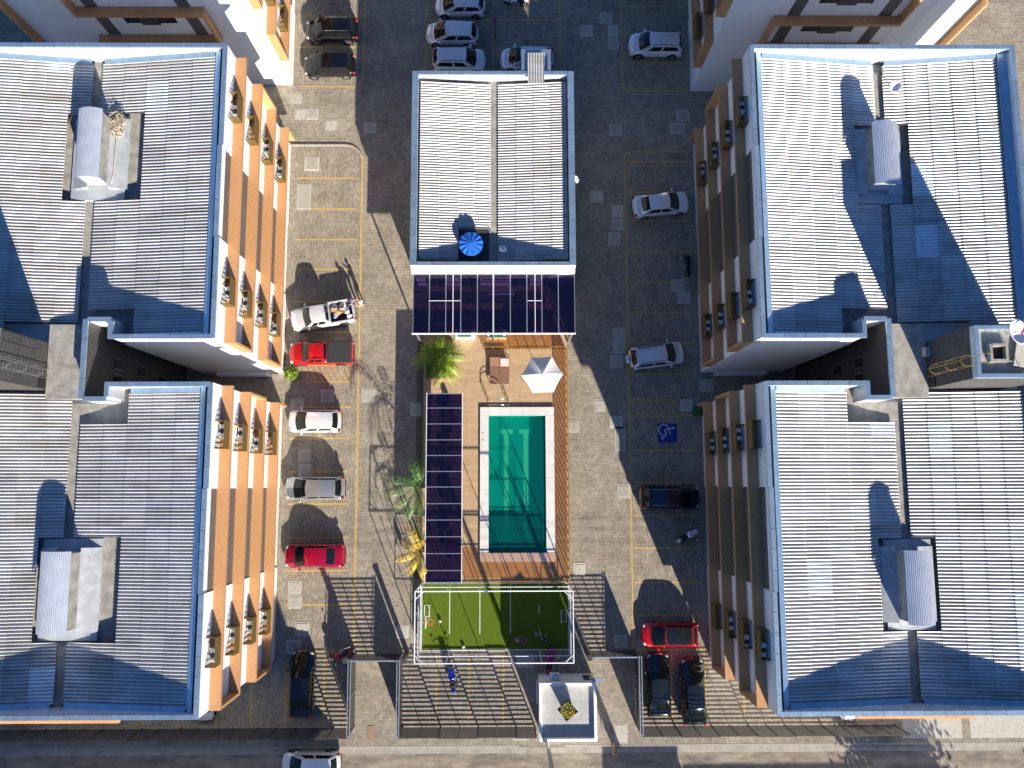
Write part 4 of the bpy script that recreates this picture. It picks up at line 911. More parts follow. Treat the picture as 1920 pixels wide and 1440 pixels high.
for k, (x, y) in enumerate(((-7.2, -12.35), (6.0, -12.2), (-11.25, -12.3))): tag(MB().box(x - .14, y - .14, 0, x + .14, y + .14, 2.75).box(x - .18, y - .18, 2.751, x + .18, y + .18, 2.83).out('gate_pillar', 'slat', org=(x, y, 0)), 'dark gate pillar ' + ('right of the left inner gate', 'left of the right inner gate', 'beside the red motorcycle')[k], 'pillar')
gh = thing('gatehouse', 'small white flat-roofed gatehouse with raised rim', 'building', (4.4, -15.8, 0))
a0, b0, a1, b1, gz = 2.4, -17.75, 6.42, -13.82, 3.0
MB().box(a0 + .05, b0 + .05, 0, a1 - .05, b1 - .05, 2.6).out('wall', 'white_wall', gh)
MB().box(a0, b0, 2.601, a1, b1, 2.72).out('roof_slab', 'concrete_cover', gh)
for x0_, y0_, x1_, y1_ in ((a0, b0, a0 + .2, b1), (a1 - .2, b0, a1, b1), (a0 + .2, b0, a1 - .2, b0 + .2), (a0 + .2, b1 - .2, a1 - .2, b1)): MB().box(x0_, y0_, 2.721, x1_, y1_, gz + .12).out('roof_rim', 'white_wall', gh)
for i in range(4):
    for j in range(3): MB().box(a0 + .21 + i * .905, b0 + .21 + j * 1.178, 2.7215, a0 + .21 + i * .905 + .895, b0 + .21 + j * 1.178 + 1.168, 2.735).out('roof_slab_tile', 'gatehouse_roof', gh)
MB().box(a1 - .8, b1 + .002, .9, a1 - .1, b1 + .03, 2.1).out('window', 'car_glass', gh)
fp = thing('planter', 'dark square planter with yellow flowering plant on the gatehouse roof', 'planter', (4.33, -15.5, 2.74), R(38))
m = MB()
def star(r, z): return [((r if k % 2 == 0 else r * .66) * math.cos(R(45 * k + 45)), (r if k % 2 == 0 else r * .66) * math.sin(R(45 * k + 45)), z) for k in range(8)]
lo_, hi_ = star(.42, 0), star(.74, 1.0)
m.add(lo_ + hi_, [(i, (i + 1) % 8, 8 + (i + 1) % 8, 8 + i) for i in range(8)] + [tuple(range(7, -1, -1))]); m.out('pot', 'planter_green', fp)
MB().add([(x * .95, y * .95, .86) for x, y, z in hi_], [tuple(range(8))]).out('potting_soil', 'planter_green', fp)
m = MB(); m2 = MB(); random.seed(5)
for _ in range(260):
    x, y = random.uniform(-.5, .5), random.uniform(-.5, .5)
    if abs(x) + abs(y) > .72: continue
    z = .9 + .2 * random.random(); s_ = .05; q = random.uniform(0, 6.28); dx, dy = s_ * math.cos(q), s_ * math.sin(q)
    (m if random.random() < .55 else m2).add([(x - dx, y - dy, z), (x + dy * .5, y - dx * .5, z + .03), (x + dx, y + dy, z + .01), (x - dy * .5, y + dx * .5, z + .02)], [(0, 1, 2, 3)])
struct(m.out('flowers', 'leaf_yellow', fp), 'stuff'); struct(m2.out('leaves', 'palm_dark', fp), 'stuff')
t = thing('air_conditioner', 'round fan air conditioner with white hose behind the gatehouse', 'air conditioner', (3.55, -13.45, 1.9)); MB().box(3.2, -13.8, 1.7, 3.9, -13.4, 2.3).out('casing', 'white_metal', t, bevel=.03); MB().cyl((3.6, -13.6, 2.301), (3.6, -13.6, 2.33), .24, n=24).out('fan_grille', 'rail_metal', t); MB().cyl((3.6, -13.6, 2.331), (3.6, -13.6, 2.35), .09, n=16).out('fan_hub', 'white_metal', t)
MB().tube([(3.3, -13.45, 2.25), (3.1, -13.6, 2.3), (2.6, -13.65, 2.3), (2.28, -13.8, 2.4), (2.26, -14.6, 2.4), (2.27, -15.4, 2.35)], .035).out('hose', 'white_metal', t, smooth=True)
tag(MB().box(6.1, -13.75, 2.9, 6.95, -13.5, 3.0).out('floodlight', 'rail_metal', org=(6.5, -13.6, 2.9)), 'flat floodlight at the upper right corner of the gatehouse', 'floodlight')
up = thing('utility_pole', 'tapered concrete utility pole in front of the gatehouse', 'pole', (3.05, -18.35, 0))
MB().cyl((3.05, -18.35, 0), (3.05, -18.35, 9.5), .17, .11, 10).out('pole_shaft', 'concrete_cover', up); MB().box(2.3, -18.42, 8.9, 3.8, -18.28, 9.05).out('crossarm', 'trunk', up)
up2 = thing('utility_pole', 'street pole beyond the frame casting a line over the gatehouse roof', 'pole', (9.9, -23.2, -.1)); MB().cyl((9.9, -23.2, -.1), (9.9, -23.2, 9.8), .2, .14, 10).out('pole_shaft', 'concrete_cover', up2)
for k, z in enumerate((8.2, 8.7, 9.2)): tag(MB().tube([(-80, -22.6 - .25 * k, z), (-30, -22.6 - .25 * k, z - .3), (9.9, -22.6 - .25 * k, z), (60, -22.6 - .25 * k, z - .3)], .014, 4).out('power_line', 'dark', org=(0, -22.6, 0)), 'power line along the street, %s strand' % ('lowest', 'middle', 'highest')[k], 'cable')
# concrete ramp and low wall at the lower right
struct(MB().box(29.2, -18.6, .001, 33.6, -13.0, .02).out('driveway_slab', 'concrete_cover')); struct(MB().box(34.2, -18.6, .001, 40, -13.0, .02).out('driveway_slab', 'concrete_cover'))
# ------------------------------------------------------------------ houses across the street (out of the frame, their shadows fall on it)
def house(label, x0, x1, y0, y1, h, flat=True):
    t = thing('house', label, 'house', ((x0 + x1) / 2, (y0 + y1) / 2, -.1)); MB().box(x0, y0, -.1, x1, y1, h).out('wall', 'neighbour_wall', t); MB().box(x0 - .2, y0 - .2, h + .001, x1 + .2, y1 + .2, h + .15).out('roof', 'neighbour_roof', t)
    n = max(2, int((x1 - x0) / 4))
    for i in range(n): xx = x0 + (i + .5) * (x1 - x0) / n; MB().box(xx - .6, y1 + .001, .9, xx + .6, y1 + .04, 2.1).out('window', 'car_glass', t)
house('long house across the street shading its left half', -62, -7.0, -46, -33.5, 13.2)
house('low house across the street right of the gatehouse', 13.0, 18.0, -42, -33.5, 6.2)
house('lower long house across the street on the right', 18.3, 30.0, -42, -33.5, 5.55)
def tree(label, x, y, h, r, n, m='palm_dark', rz=.75):
    t = thing('street_tree', label, 'tree', (x, y, -.1)); tr = MB().tube([(x, y, -.1), (x + .1, y, h * .35), (x, y + .1, h * .6)], [.2, .15, .1], 8)
    for k in range(6): a = k * 1.05; tr.tube([(x, y + .05, h * .5), (x + r * .6 * math.cos(a), y + r * .6 * math.sin(a), h * .8)], [.08, .03], 6)
    tr.out('trunk', 'trunk', t); c = MB(); cl = [(random.uniform(-1, 1), random.uniform(-1, 1), random.uniform(-1, 1)) for _ in range(22)]
    for _ in range(n):
        q = cl[random.randrange(22)]; p = Vector((x + r * .75 * q[0] + random.gauss(0, .28 * r), y + r * .75 * q[1] + random.gauss(0, .28 * r), h * .8 + r * rz * .6 * q[2] + random.gauss(0, .18 * r))); d = Vector((random.uniform(-1, 1), random.uniform(-1, 1), random.uniform(-.6, .6))).normalized() * .22; s = d.cross(Vector((random.uniform(-1, 1), random.uniform(-1, 1), 1))).normalized() * .1
        c.add([p - d, p + s, p + d, p - s], [(0, 1, 2, 3)])
    c.out('crown', m, t)
tree('leafy street tree beyond the frame shading the right pavement', 32.5, -30.6, 5.6, 2.9, 5200)
tree('second street tree beyond the frame at the far right', 46.5, -29.5, 5.6, 2.6, 3200)
# ------------------------------------------------------------------ vehicles
def lerp_tab(tab, x):
    for (x0, v0), (x1, v1) in zip(tab, tab[1:]):
        if x <= x1:
            t = (x - x0) / (x1 - x0); t = t * t * (3 - 2 * t); return v0 + (v1 - v0) * t
    return tab[-1][1]
KIND = {  # fractions from the nose (0) to the tail (1): windscreen base, top, roof end, rear glass base; beltline and bonnet heights, roof height
    'hatch': dict(L=4.05, W=1.74, H=1.50, f=(.19, .405, .855, .95), z=[(0, .52), (.03, .68), (.10, .80), (.20, .93), (.5, .97), (.93, 1.0), (.975, .86), (1, .55)], bed=None),
    'sedan': dict(L=4.55, W=1.76, H=1.46, f=(.215, .39, .705, .855), z=[(0, .50), (.03, .66), (.10, .77), (.22, .91), (.5, .95), (.85, .98), (.965, .93), (1, .55)], bed=None),
    'suv': dict(L=4.40, W=1.82, H=1.66, f=(.205, .375, .87, .96), z=[(0, .55), (.025, .78), (.09, .95), (.21, 1.06), (.5, 1.08), (.93, 1.12), (.98, .95), (1, .6)], bed=None),
    'pickup': dict(L=4.95, W=1.82, H=1.72, f=(.245, .365, .565, .595), z=[(0, .58), (.025, .84), (.09, .98), (.245, 1.10), (.55, 1.12), (.602, 1.12), (.612, .72), (.985, .72), (1, .60)], bed=(.615, .985)),
}
def car(label, kind, paint, x, y, head, L=None, roof_paint=None, rails=False, cat='car', name='parked_car', glassroof=False, cover=False, W=None, group='cars parked in the yard', spare=False):
    K = KIND[kind]; L = L or K['L']; W = W or K['W']; H = K['H']; hw = W / 2
    t = thing(name, label, cat, (x, y, .009), R(head), group, True)
    xf = lambda f: L / 2 - L * f
    zt = K['z']; zbt = .2
    body = MB(); NS, NR = 44, 28; e = 4.6
    def halfw(f):
        fr = 1 - .26 * max(0, (.16 - f) / .16) ** 2.4; re = 1 - .16 * max(0, (f - .88) / .12) ** 2.6; return hw * fr * re * (1 - .015 * math.cos((f - .5) * 6))
    fs_ = sorted(set([i / NS for i in range(NS + 1)] + [.004, .012, .03, .988, .996, .606, .609, .612]))
    rings = []
    for f in fs_:
        w_ = halfw(f); ztop = lerp_tab(zt, f); zc_ = (ztop + zbt) / 2; hz = (ztop - zbt) / 2; rg = []
        bow = .10 * (1 if f < .2 else .5)
        for k in range(NR):
            a = 2 * math.pi * k / NR; c, s = math.cos(a), math.sin(a); yy = w_ * math.copysign(abs(c) ** (2 / e), c); zz = zc_ + hz * math.copysign(abs(s) ** (2 / e), s)
            xs = xf(f)
            if f < .1: xs -= (1 - f / .1) * .22 * (abs(yy) / hw) ** 2.2
            if f > .93: xs += ((f - .93) / .07) * .12 * (abs(yy) / hw) ** 2.4
            if zz > ztop - .1: zz += .02 * (1 - (yy / hw) ** 2)
            if zz > .62: yy *= 1 - .07 * ((zz - .62) / .5)
            rg.append((xs, yy, zz))
        rings.append(rg)
    vs = [v for rg in rings for v in rg]; fc = [(i * NR + k, (i + 1) * NR + k, (i + 1) * NR + (k + 1) % NR, i * NR + (k + 1) % NR) for i in range(len(rings) - 1) for k in range(NR)]
    fc += [tuple(range(NR)), tuple((len(rings) - 1) * NR + k for k in range(NR - 1, -1, -1))]
    body.add(vs, fc)
    # greenhouse surfaces
    f0, f1, f2, f3 = K['f']; wb, wr = hw * .90, hw * .70
    zb0, zb3 = lerp_tab(zt, f0) - .03, lerp_tab(zt, min(f3, .93)) - .03
    if kind == 'pickup': zb3 = 1.09
    def edge(s, f, w__, z, bow): return Vector((xf(f) + bow * (1 - s * s), s * w__, z - .045 * s * s * (z > 1.2)))
    A = lambda s: edge(s, f0, wb, zb0, .16); Bq = lambda s: edge(s, f1, wr, H, .09); C = lambda s: edge(s, f2, wr * .97, H - .03, -.05); D = lambda s: edge(s, f3, wb * .93, zb3, -.09)
    def ws(s, t_): p = A(s).lerp(Bq(s), t_); p.z += .05 * math.sin(math.pi * t_); return p
    def rf(s, t_): p = Bq(s).lerp(C(s), t_); p.z += .035 * math.sin(math.pi * t_); return p
    def rw(s, t_): p = C(s).lerp(D(s), t_); p.z += .04 * math.sin(math.pi * t_); return p
    def sd(a, b, sg):
        lo = A(sg).lerp(D(sg), a); up = rf(sg, 0).lerp(rf(sg, 1), a); up.z = rf(sg, a).z; p = lo.lerp(up, b); p.y += sg * .03 * math.sin(math.pi * b); return p
    for fn, n1, n2 in ((ws, 12, 5), (rf, 12, 8), (rw, 12, 5)): body.grid(lambda i, j, fn=fn: fn(2 * i - 1, j), n1, n2)
    for sg in (-1, 1): body.grid(lambda i, j, sg=sg: sd(i, j, sg), 12, 5)
    body.out('body', paint, t, smooth=True)
    def panel(fn, s0, s1, t0, t1, nm, m, off, n1=10, n2=5, parent=t, lift=(0, 0, 1)):
        g = MB(); g.grid(lambda i, j: fn(s0 + (s1 - s0) * i, t0 + (t1 - t0) * j) + Vector(off), n1, n2); return g.out(nm, m, parent, smooth=True)
    panel(ws, -.94, .94, .03, .97, 'windscreen', 'car_glass', (.012, 0, .012))
    panel(rw, -.86, .86, .07, .86, 'rear_window', 'car_glass', (-.012, 0, .012))
    if roof_paint: panel(rf, -.97, .97, .02, .98, 'roof_skin', roof_paint, (0, 0, .008))
    end = .93 if kind != 'pickup' else .88
    for sg in (-1, 1):
        for a0_, a1_ in ((.12, .46), (.49, end)):
            panel(lambda i, j, sg=sg: sd(i, j, sg), a0_ + .02, a1_, .14, .84, 'side_window', 'car_glass', (0, sg * .012, .002), 6, 3)
    wrad = .31 if kind in ('hatch', 'sedan') else .36
    for fx in (.185, .805):
        for sg in (-1, 1):
            xc = xf(fx); yo = sg * (hw - .002)
            tw = MB().cyl((xc, sg * (hw - .22), wrad), (xc, yo + sg * .012, wrad), wrad, n=22).out('wheel', 'tyre', t)
            MB().cyl((xc, yo + sg * .0125, wrad), (xc, yo + sg * .022, wrad), wrad * .66, wrad * .6, n=18).out('rim', 'rim', tw)
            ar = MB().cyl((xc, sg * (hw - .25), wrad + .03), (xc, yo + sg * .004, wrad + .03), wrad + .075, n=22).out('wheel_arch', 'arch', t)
    for sg in (-1, 1):
        mp = sd(.1, .12, sg); mb = MB().sphere((mp.x + .06, sg * (hw + .10), mp.z + .02), .11, 10, 6, .7); mb.tube([(mp.x + .04, sg * (hw - .12), mp.z - .02), (mp.x + .05, sg * (hw + .06), mp.z)], .03, 5); mb.out('mirror', paint if paint != 'paint_white' or sg else 'plastic_black', t, smooth=True)
        hx = xf(.045); hy = sg * halfw(.045) * .80; hz_ = lerp_tab(zt, .045) - .05
        MB().sphere((hx - .06, hy, hz_), .15, 10, 6, .38).out('headlight', 'head', t, smooth=True)
        tx = xf(.972 if kind != 'pickup' else .985); tz = lerp_tab(zt, .95) - .12 if kind != 'pickup' else .88
        MB().sphere((tx, sg * hw * .83, tz), .125, 10, 6, 1.0).out('taillight', 'tail', t, smooth=True)
    MB().cbox((xf(.004) - .03, 0, .42), (.05, W * .62, .16)).out('grille', 'plastic_black', t)
    MB().cbox((xf(1.0) + .02, 0, .42), (.07, W * .7, .14)).out('rear_bumper_trim', 'plastic_black', t)
    if rails:
        for sg in (-1, 1): MB().tube([rf(sg * .92, .06) + Vector((0, 0, .03)), rf(sg * .92, .5) + Vector((0, 0, .05)), rf(sg * .92, .94) + Vector((0, 0, .03))], .022).out('roof_rail', rails, t)
    p = rf(0, .92); MB().tube([p, p + Vector((-.12, 0, .12))], .012, 5).out('antenna', 'plastic_black', t)
    # wipers
    p, q = ws(-.55, .05) + Vector((.02, 0, .03)), ws(.05, .12) + Vector((.02, 0, .03)); MB().tube([p, q], .012, 4).out('wiper', 'plastic_black', t)
    if K['bed']:
        b0, b1 = xf(.615), xf(.985); m = MB()
        for sg in (-1, 1): m.box(b1, sg * (hw * .955), .5, b0, sg * (hw * .80), 1.10)
        m.box(b0 - .06, -hw * .80, .5, b0, hw * .80, 1.12); m.box(b1 - .02, -hw * .955, .5, b1 + .05, hw * .955, 1.08)
        m.out('bed_wall', paint, t, bevel=.02)
        MB().box(b1 + .051, -hw * .799, .722, b0 - .061, hw * .799, .75).out('bed_liner', 'plastic_black', t)
        if cover: MB().box(b1 + .02, -hw * .90, 1.105, b0 - .02, hw * .90, 1.16).out('bed_cover', 'cloth_dark', t, bevel=.03); MB().tube([(b0 + .05, -hw * .8, 1.1), (b0 + .02, -hw * .6, 1.5), (b0 + .02, hw * .6, 1.5), (b0 + .05, hw * .8, 1.1)], .035).out('sport_bar', 'chrome', t)
    if spare: MB().cyl((-L / 2 - .02, 0, .85), (-L / 2 - .24, 0, .85), .34, .32, 22).out('spare_wheel_cover', paint, t, bevel=.03)
    return t
car('black hatchback in the top left row, upper of two', 'suv', 'paint_black', -13.82, 36.25, 180, 4.25, rails='chrome', W=1.76)
car('black hatchback in the top left row, lower of two', 'hatch', 'paint_black', -13.95, 33.3, 181, 4.15)
car('white hatchback cut by the top edge above the pavilion', 'hatch', 'paint_white', -3.5, 38.5, 180, 4.1)
car('white crossover in the middle of the column above the pavilion', 'hatch', 'paint_white', -4.14, 36.05, 179, 4.25)
car('white car with roof rails facing right behind the pavilion roof', 'suv', 'paint_white', -3.6, 33.75, 0, 4.3, rails='plastic_black')
car('white hatchback half hidden by the pavilion shaft', 'hatch', 'paint_white', 1.85, 33.9, 180, 4.3)
car('white crossover with black roof rails in the upper right bay', 'suv', 'paint_white', 12.25, 35.1, 179, 4.4, rails='plastic_black')
car('white sedan parked slightly askew in the shaded right row', 'sedan', 'paint_white', 12.3, 21.8, 7, 4.45)
car('white off-roader with spare wheel on its tail door', 'suv', 'paint_pearl', 11.65, 9.75, 8, 4.3, rails='plastic_black', spare=True)
car('dark blue crossover at the shadow edge of the right row', 'suv', 'paint_navy', 12.4, -1.0, 0, 4.6, rails='chrome')
car('bright red hatchback with black roof in the lower right row', 'hatch', 'paint_red', 12.15, -11.0, 180, 4.2, roof_paint='paint_graphite')
car('black sedan beside the right entrance fence, left of two', 'sedan', 'paint_graphite', 11.2, -14.55, 90, 4.5)
car('black sedan nosing up, right of two by the street fence', 'sedan', 'paint_graphite', 13.75, -15.05, 91, 4.75)
car('white pickup truck with open loaded bed, parked askew', 'pickup', 'paint_pearl', -13.95, 12.9, 190.5, 4.95, cat='pickup', name='pickup_truck')
car('red pickup truck with black bed cover', 'pickup', 'paint_red', -13.98, 9.98, 180.5, 4.95, cover=True, cat='pickup', name='pickup_truck', rails='plastic_black')
car('white hatchback in the sunny left row', 'hatch', 'paint_white', -14.35, 4.78, 180, 4.0)
car('silver hatchback in the sunny left row', 'hatch', 'paint_silver', -14.2, -.25, 180, 4.5)
car('crimson sedan in the sunny left row', 'sedan', 'paint_crimson', -14.1, -5.22, 180, 4.5)
car('black car facing up in the shaded lower left corner', 'sedan', 'paint_black', -14.75, -14.35, 90, 4.75)
car('white hatchback on the street cut by the bottom edge', 'hatch', 'paint_white', -13.95, -19.95, 180, 4.25)
car('white car almost hidden below the lower left roof corner', 'hatch', 'paint_white', -21.9, -14.9, 270, 4.1)
car('white car peeping out below the roof edge at far left', 'hatch', 'paint_white', -34.9, -15.0, 270, 4.1)
car('white car peeping out below the lower right roof edge', 'hatch', 'paint_white', 25.2, -15.1, 270, 4.1)
# load of the white pickup
random.seed(21)
def inbed(u, v):   # along, across the tilted bed
    a = R(190.5); return (-13.95 + u * math.cos(a) - v * math.sin(a), 12.9 + u * math.sin(a) + v * math.cos(a))
def sack(label, u, v, z, r, m, sz=.6):
    x, y = inbed(u, v); b = MB(); ph = random.uniform(0, 6)
    def fn(i, j):
        a = 2 * math.pi * i; t = math.pi * j; rr = r * (1 + .13 * math.sin(3 * a + ph) + .08 * math.sin(7 * a + t * 3)); return (x + rr * math.sin(t) * math.cos(a), y + rr * math.sin(t) * math.sin(a), z + r * sz * math.cos(t))
    b.grid(fn, 20, 10); tag(b.out('sack', m, smooth=True, org=(x, y, z)), label, 'bag', 'bags in the pickup bed')
sack('white plastic sack at the top corner of the pickup bed', -2.05, .45, 1.0, .22, 'bag_white'); sack('crumpled pale bag beside the tailgate of the white pickup', -1.95, .12, 1.0, .2, 'bag_white')
sack('large white bag at the lower edge of the pickup load', -1.7, -.45, 1.0, .27, 'bag_white'); sack('pale blue bag at the lower front of the pickup load', -1.05, -.42, 1.0, .26, 'bag_white')
sack('blue bag near the cab in the pickup bed', -1.0, .3, 1.02, .18, 'bag_blue'); sack('dark blue bag near the tailgate in the pickup bed', -1.95, -.15, .98, .18, 'bag_blue')
for k, (u, v, rz, w_, d_, l_) in enumerate(((-1.35, .12, .5, .75, .3, 'large flattened cardboard sheet across the pickup load'), (-1.0, -.08, -.3, .5, .22, 'small cardboard piece near the cab in the pickup load'), (-1.6, .05, -.5, .55, .25, 'cardboard flap standing up in the pickup load'))):
    x, y = inbed(u, v); m = MB().cbox((x, y, 1.17 + .05 * k), (w_, d_, .03), rz + R(190), .3 * (k - 1)); m.cbox((x + .05, y + .12, 1.2 + .05 * k), (w_ * .8, d_ * .7, .03), rz + R(200), -.4); tag(m.out('cardboard', 'cardboard', org=(x, y, 1.1)), l_, 'cardboard')
x, y = inbed(.25, 0)
t = tag(MB().cbox((x - .95, y - .16, 1.49), (.01, .01, .01)).out('sun_screen', 'lime', org=(x - .95, y - .16, 1.49)), 'lime green paper behind the windscreen of the white pickup', 'paper')
bpy.data.objects.remove(t)
def lime():
    a = R(190.5); c = Vector((.86, 0, 1.505)); sl_ = math.atan2(.62, -.6)
    b = MB()
    for p in ((-.17, -.2, 0), (-.17, .2, 0), (.2, .17, 0), (.24, 0, 0), (.2, -.17, 0)): b.v.append((c.x + p[0] * .75, p[1] + .02, c.z - p[0] * .66 + .0))
    b.f.append((0, 1, 2, 3, 4)); b.v += [(v[0] + .01, v[1], v[2] + .012) for v in b.v[:5]]; b.f.append((9, 8, 7, 6, 5))
    o = b.out('paper_sign', 'lime', org=(0, 0, 0)); o.location = (-13.95, 12.9, .02); o.rotation_euler = (0, 0, a); return o
tag(lime(), 'lime green paper on the windscreen of the white pickup', 'paper')
def motorbike(label, x, y, head, tank, scale=1., fair='plastic_black', box=None, plate=True, name='motorcycle', cat='motorcycle'):
    t = thing(name, label, cat, (x, y, .009), R(head), 'motorcycles and scooters in the yard', True); t.scale = (1.02, 1.45, 1.0)
    for xc in (.66, -.62):
        w = MB().tube([(xc + .27 * math.cos(R(a)), 0, .31 + .27 * math.sin(R(a))) for a in range(0, 361, 18)], .055, 8).out('wheel', 'tyre', t); MB().cyl((xc, -.03, .31), (xc, .03, .31), .2, n=16).out('rim', 'rim', w)
    def blob(nm, m, cx, cz, lx, wy, hz, e=2.6):
        b = MB()
        def fn(i, j):
            a = 2 * math.pi * i; q = math.pi * j; s = math.sin(q); return (cx + lx * math.copysign(abs(math.cos(q)) ** .8, math.cos(q)), wy * s * math.cos(a) * (1 - .25 * math.cos(q)), cz + hz * s * math.sin(a))
        b.grid(fn, 14, 12); return b.out(nm, m, t, smooth=True)
    blob('tank', tank, .18, .83, .30, .17, .15); blob('seat', 'plastic_black', -.38, .80, .42, .15, .08); blob('engine', 'grey_metal', .05, .42, .28, .17, .2); blob('fairing', fair, .56, .86, .2, .15, .18); blob('tail_fairing', tank, -.80, .84, .18, .10, .07)
    blob('front_mudguard', tank, .66, .60, .25, .07, .05)
    MB().tube([(.32, -.38, 1.02), (.42, -.18, 1.05), (.45, 0, 1.0), (.42, .18, 1.05), (.32, .38, 1.02)], .02).out('handlebar', 'plastic_black', t)
    for s in (-1, 1):
        MB().tube([(.45, s * .09, .98), (.66, s * .09, .31)], .028).out('fork', 'chrome', t); MB().tube([(.36, s * .25, 1.04), (.34, s * .36, 1.2)], .01, 4).sphere((.34, s * .37, 1.22), .055, 8, 5).out('mirror', 'chrome', t)
    MB().tube([(.1, -.17, .3), (-.3, -.2, .3), (-.75, -.22, .42)], [.03, .045, .055], 8).out('exhaust', 'chrome', t)
    MB().cyl((.70, 0, .84), (.76, 0, .82), .09, .08).out('headlight', 'head', t); MB().cbox((-.98, 0, .80), (.05, .16, .05)).out('taillight', 'tail', t)
    if plate: MB().cbox((-1.02, 0, .66), (.02, .2, .14)).out('number_plate', 'sign_white', t)
    if box: MB().box(-.95, -.2, .92, -.6, .2, 1.2).out('top_box', box, t, bevel=.04)
    return t
motorbike('black scooter by the shaded wall in the right row', 14.25, 16.9, 92, 'paint_black')
motorbike('white and blue motorcycle at the shadow edge in the right row', 13.72, -3.8, 28, 'paint_pearl', fair='paint_pearl')
motorbike('blue motorcycle standing in the slatted shadows below the cage', -3.85, -14.0, 98, 'paint_blue', fair='paint_blue')
motorbike('red motorcycle beside the left inner gate', -12.0, -12.35, 195, 'paint_red')
motorbike('white motorcycle cut by the top edge', 1.0, 38.9, 175, 'paint_white', fair='paint_white')
bk = thing('bicycle', 'bicycle with pink bag standing on the yellow line above the pavilion', 'bicycle', (-.72, 36.7, .009), R(-86))
for xc in (.52, -.52):
    w = MB().tube([(xc + .32 * math.cos(R(a)), 0, .33 + .32 * math.sin(R(a))) for a in range(0, 361, 15)], .02, 6).out('wheel', 'tyre', bk); m = MB()
    for k in range(9): m.tube([(xc, 0, .33), (xc + .31 * math.cos(R(40 * k)), 0, .33 + .31 * math.sin(R(40 * k)))], .004, 4)
    m.out('spokes', 'rim', w)
MB().tube([(-.52, 0, .33), (-.12, 0, .85), (.38, 0, .88), (.02, 0, .33), (-.52, 0, .33)], .02).tube([(-.12, 0, .85), (.02, 0, .33)], .02).tube([(.38, 0, .9), (.52, 0, .33)], .02).out('frame', 'plastic_black', bk)
MB().tube([(.34, -.28, 1.0), (.38, 0, .98), (.34, .28, 1.0)], .016).out('handlebar', 'plastic_black', bk); MB().sphere((-.16, 0, .92), .11, 10, 6, .4).out('saddle', 'plastic_black', bk, smooth=True); MB().box(-.52, -.12, .75, -.25, .12, .95).out('bag', 'magenta', bk, bevel=.03)
motorbike('pink motorcycle in the shade below the right end of the cage', 3.3, -12.75, 80, 'magenta', fair='magenta', box=None)

# ------------------------------------------------------------------ people
def skin_body(name, chains, m, parent, sub=1):
    """chains: list of [(pos, radius), ...]; chains after the first start at an existing position"""
    vs, es, rs, idx = [], [], [], {}
    for ch in chains:
        prev = None
        for p, r in ch:
            k = tuple(round(c, 4) for c in p)
            if k not in idx: idx[k] = len(vs); vs.append(p); rs.append(r)
            i = idx[k]
            if prev is not None and prev != i: es.append((prev, i))
            prev = i
    me = bpy.data.meshes.new(name); me.from_pydata(vs, es, []); me.update(); me.materials.append(M[m])
    o = bpy.data.objects.new(name, me); scene.collection.objects.link(o); o.parent = parent
    sk = o.modifiers.new('skin', 'SKIN'); sk.use_smooth_shade = True
    if not me.skin_vertices: 
        bpy.context.view_layer.objects.active = o
    lay = me.skin_vertices[0].data if me.skin_vertices else None
    if lay:
        for i, r in enumerate(rs): lay[i].radius = (r, r); lay[i].use_root = (i == 0)
    s = o.modifiers.new('sub', 'SUBSURF'); s.levels = sub; s.render_levels = sub
    return o
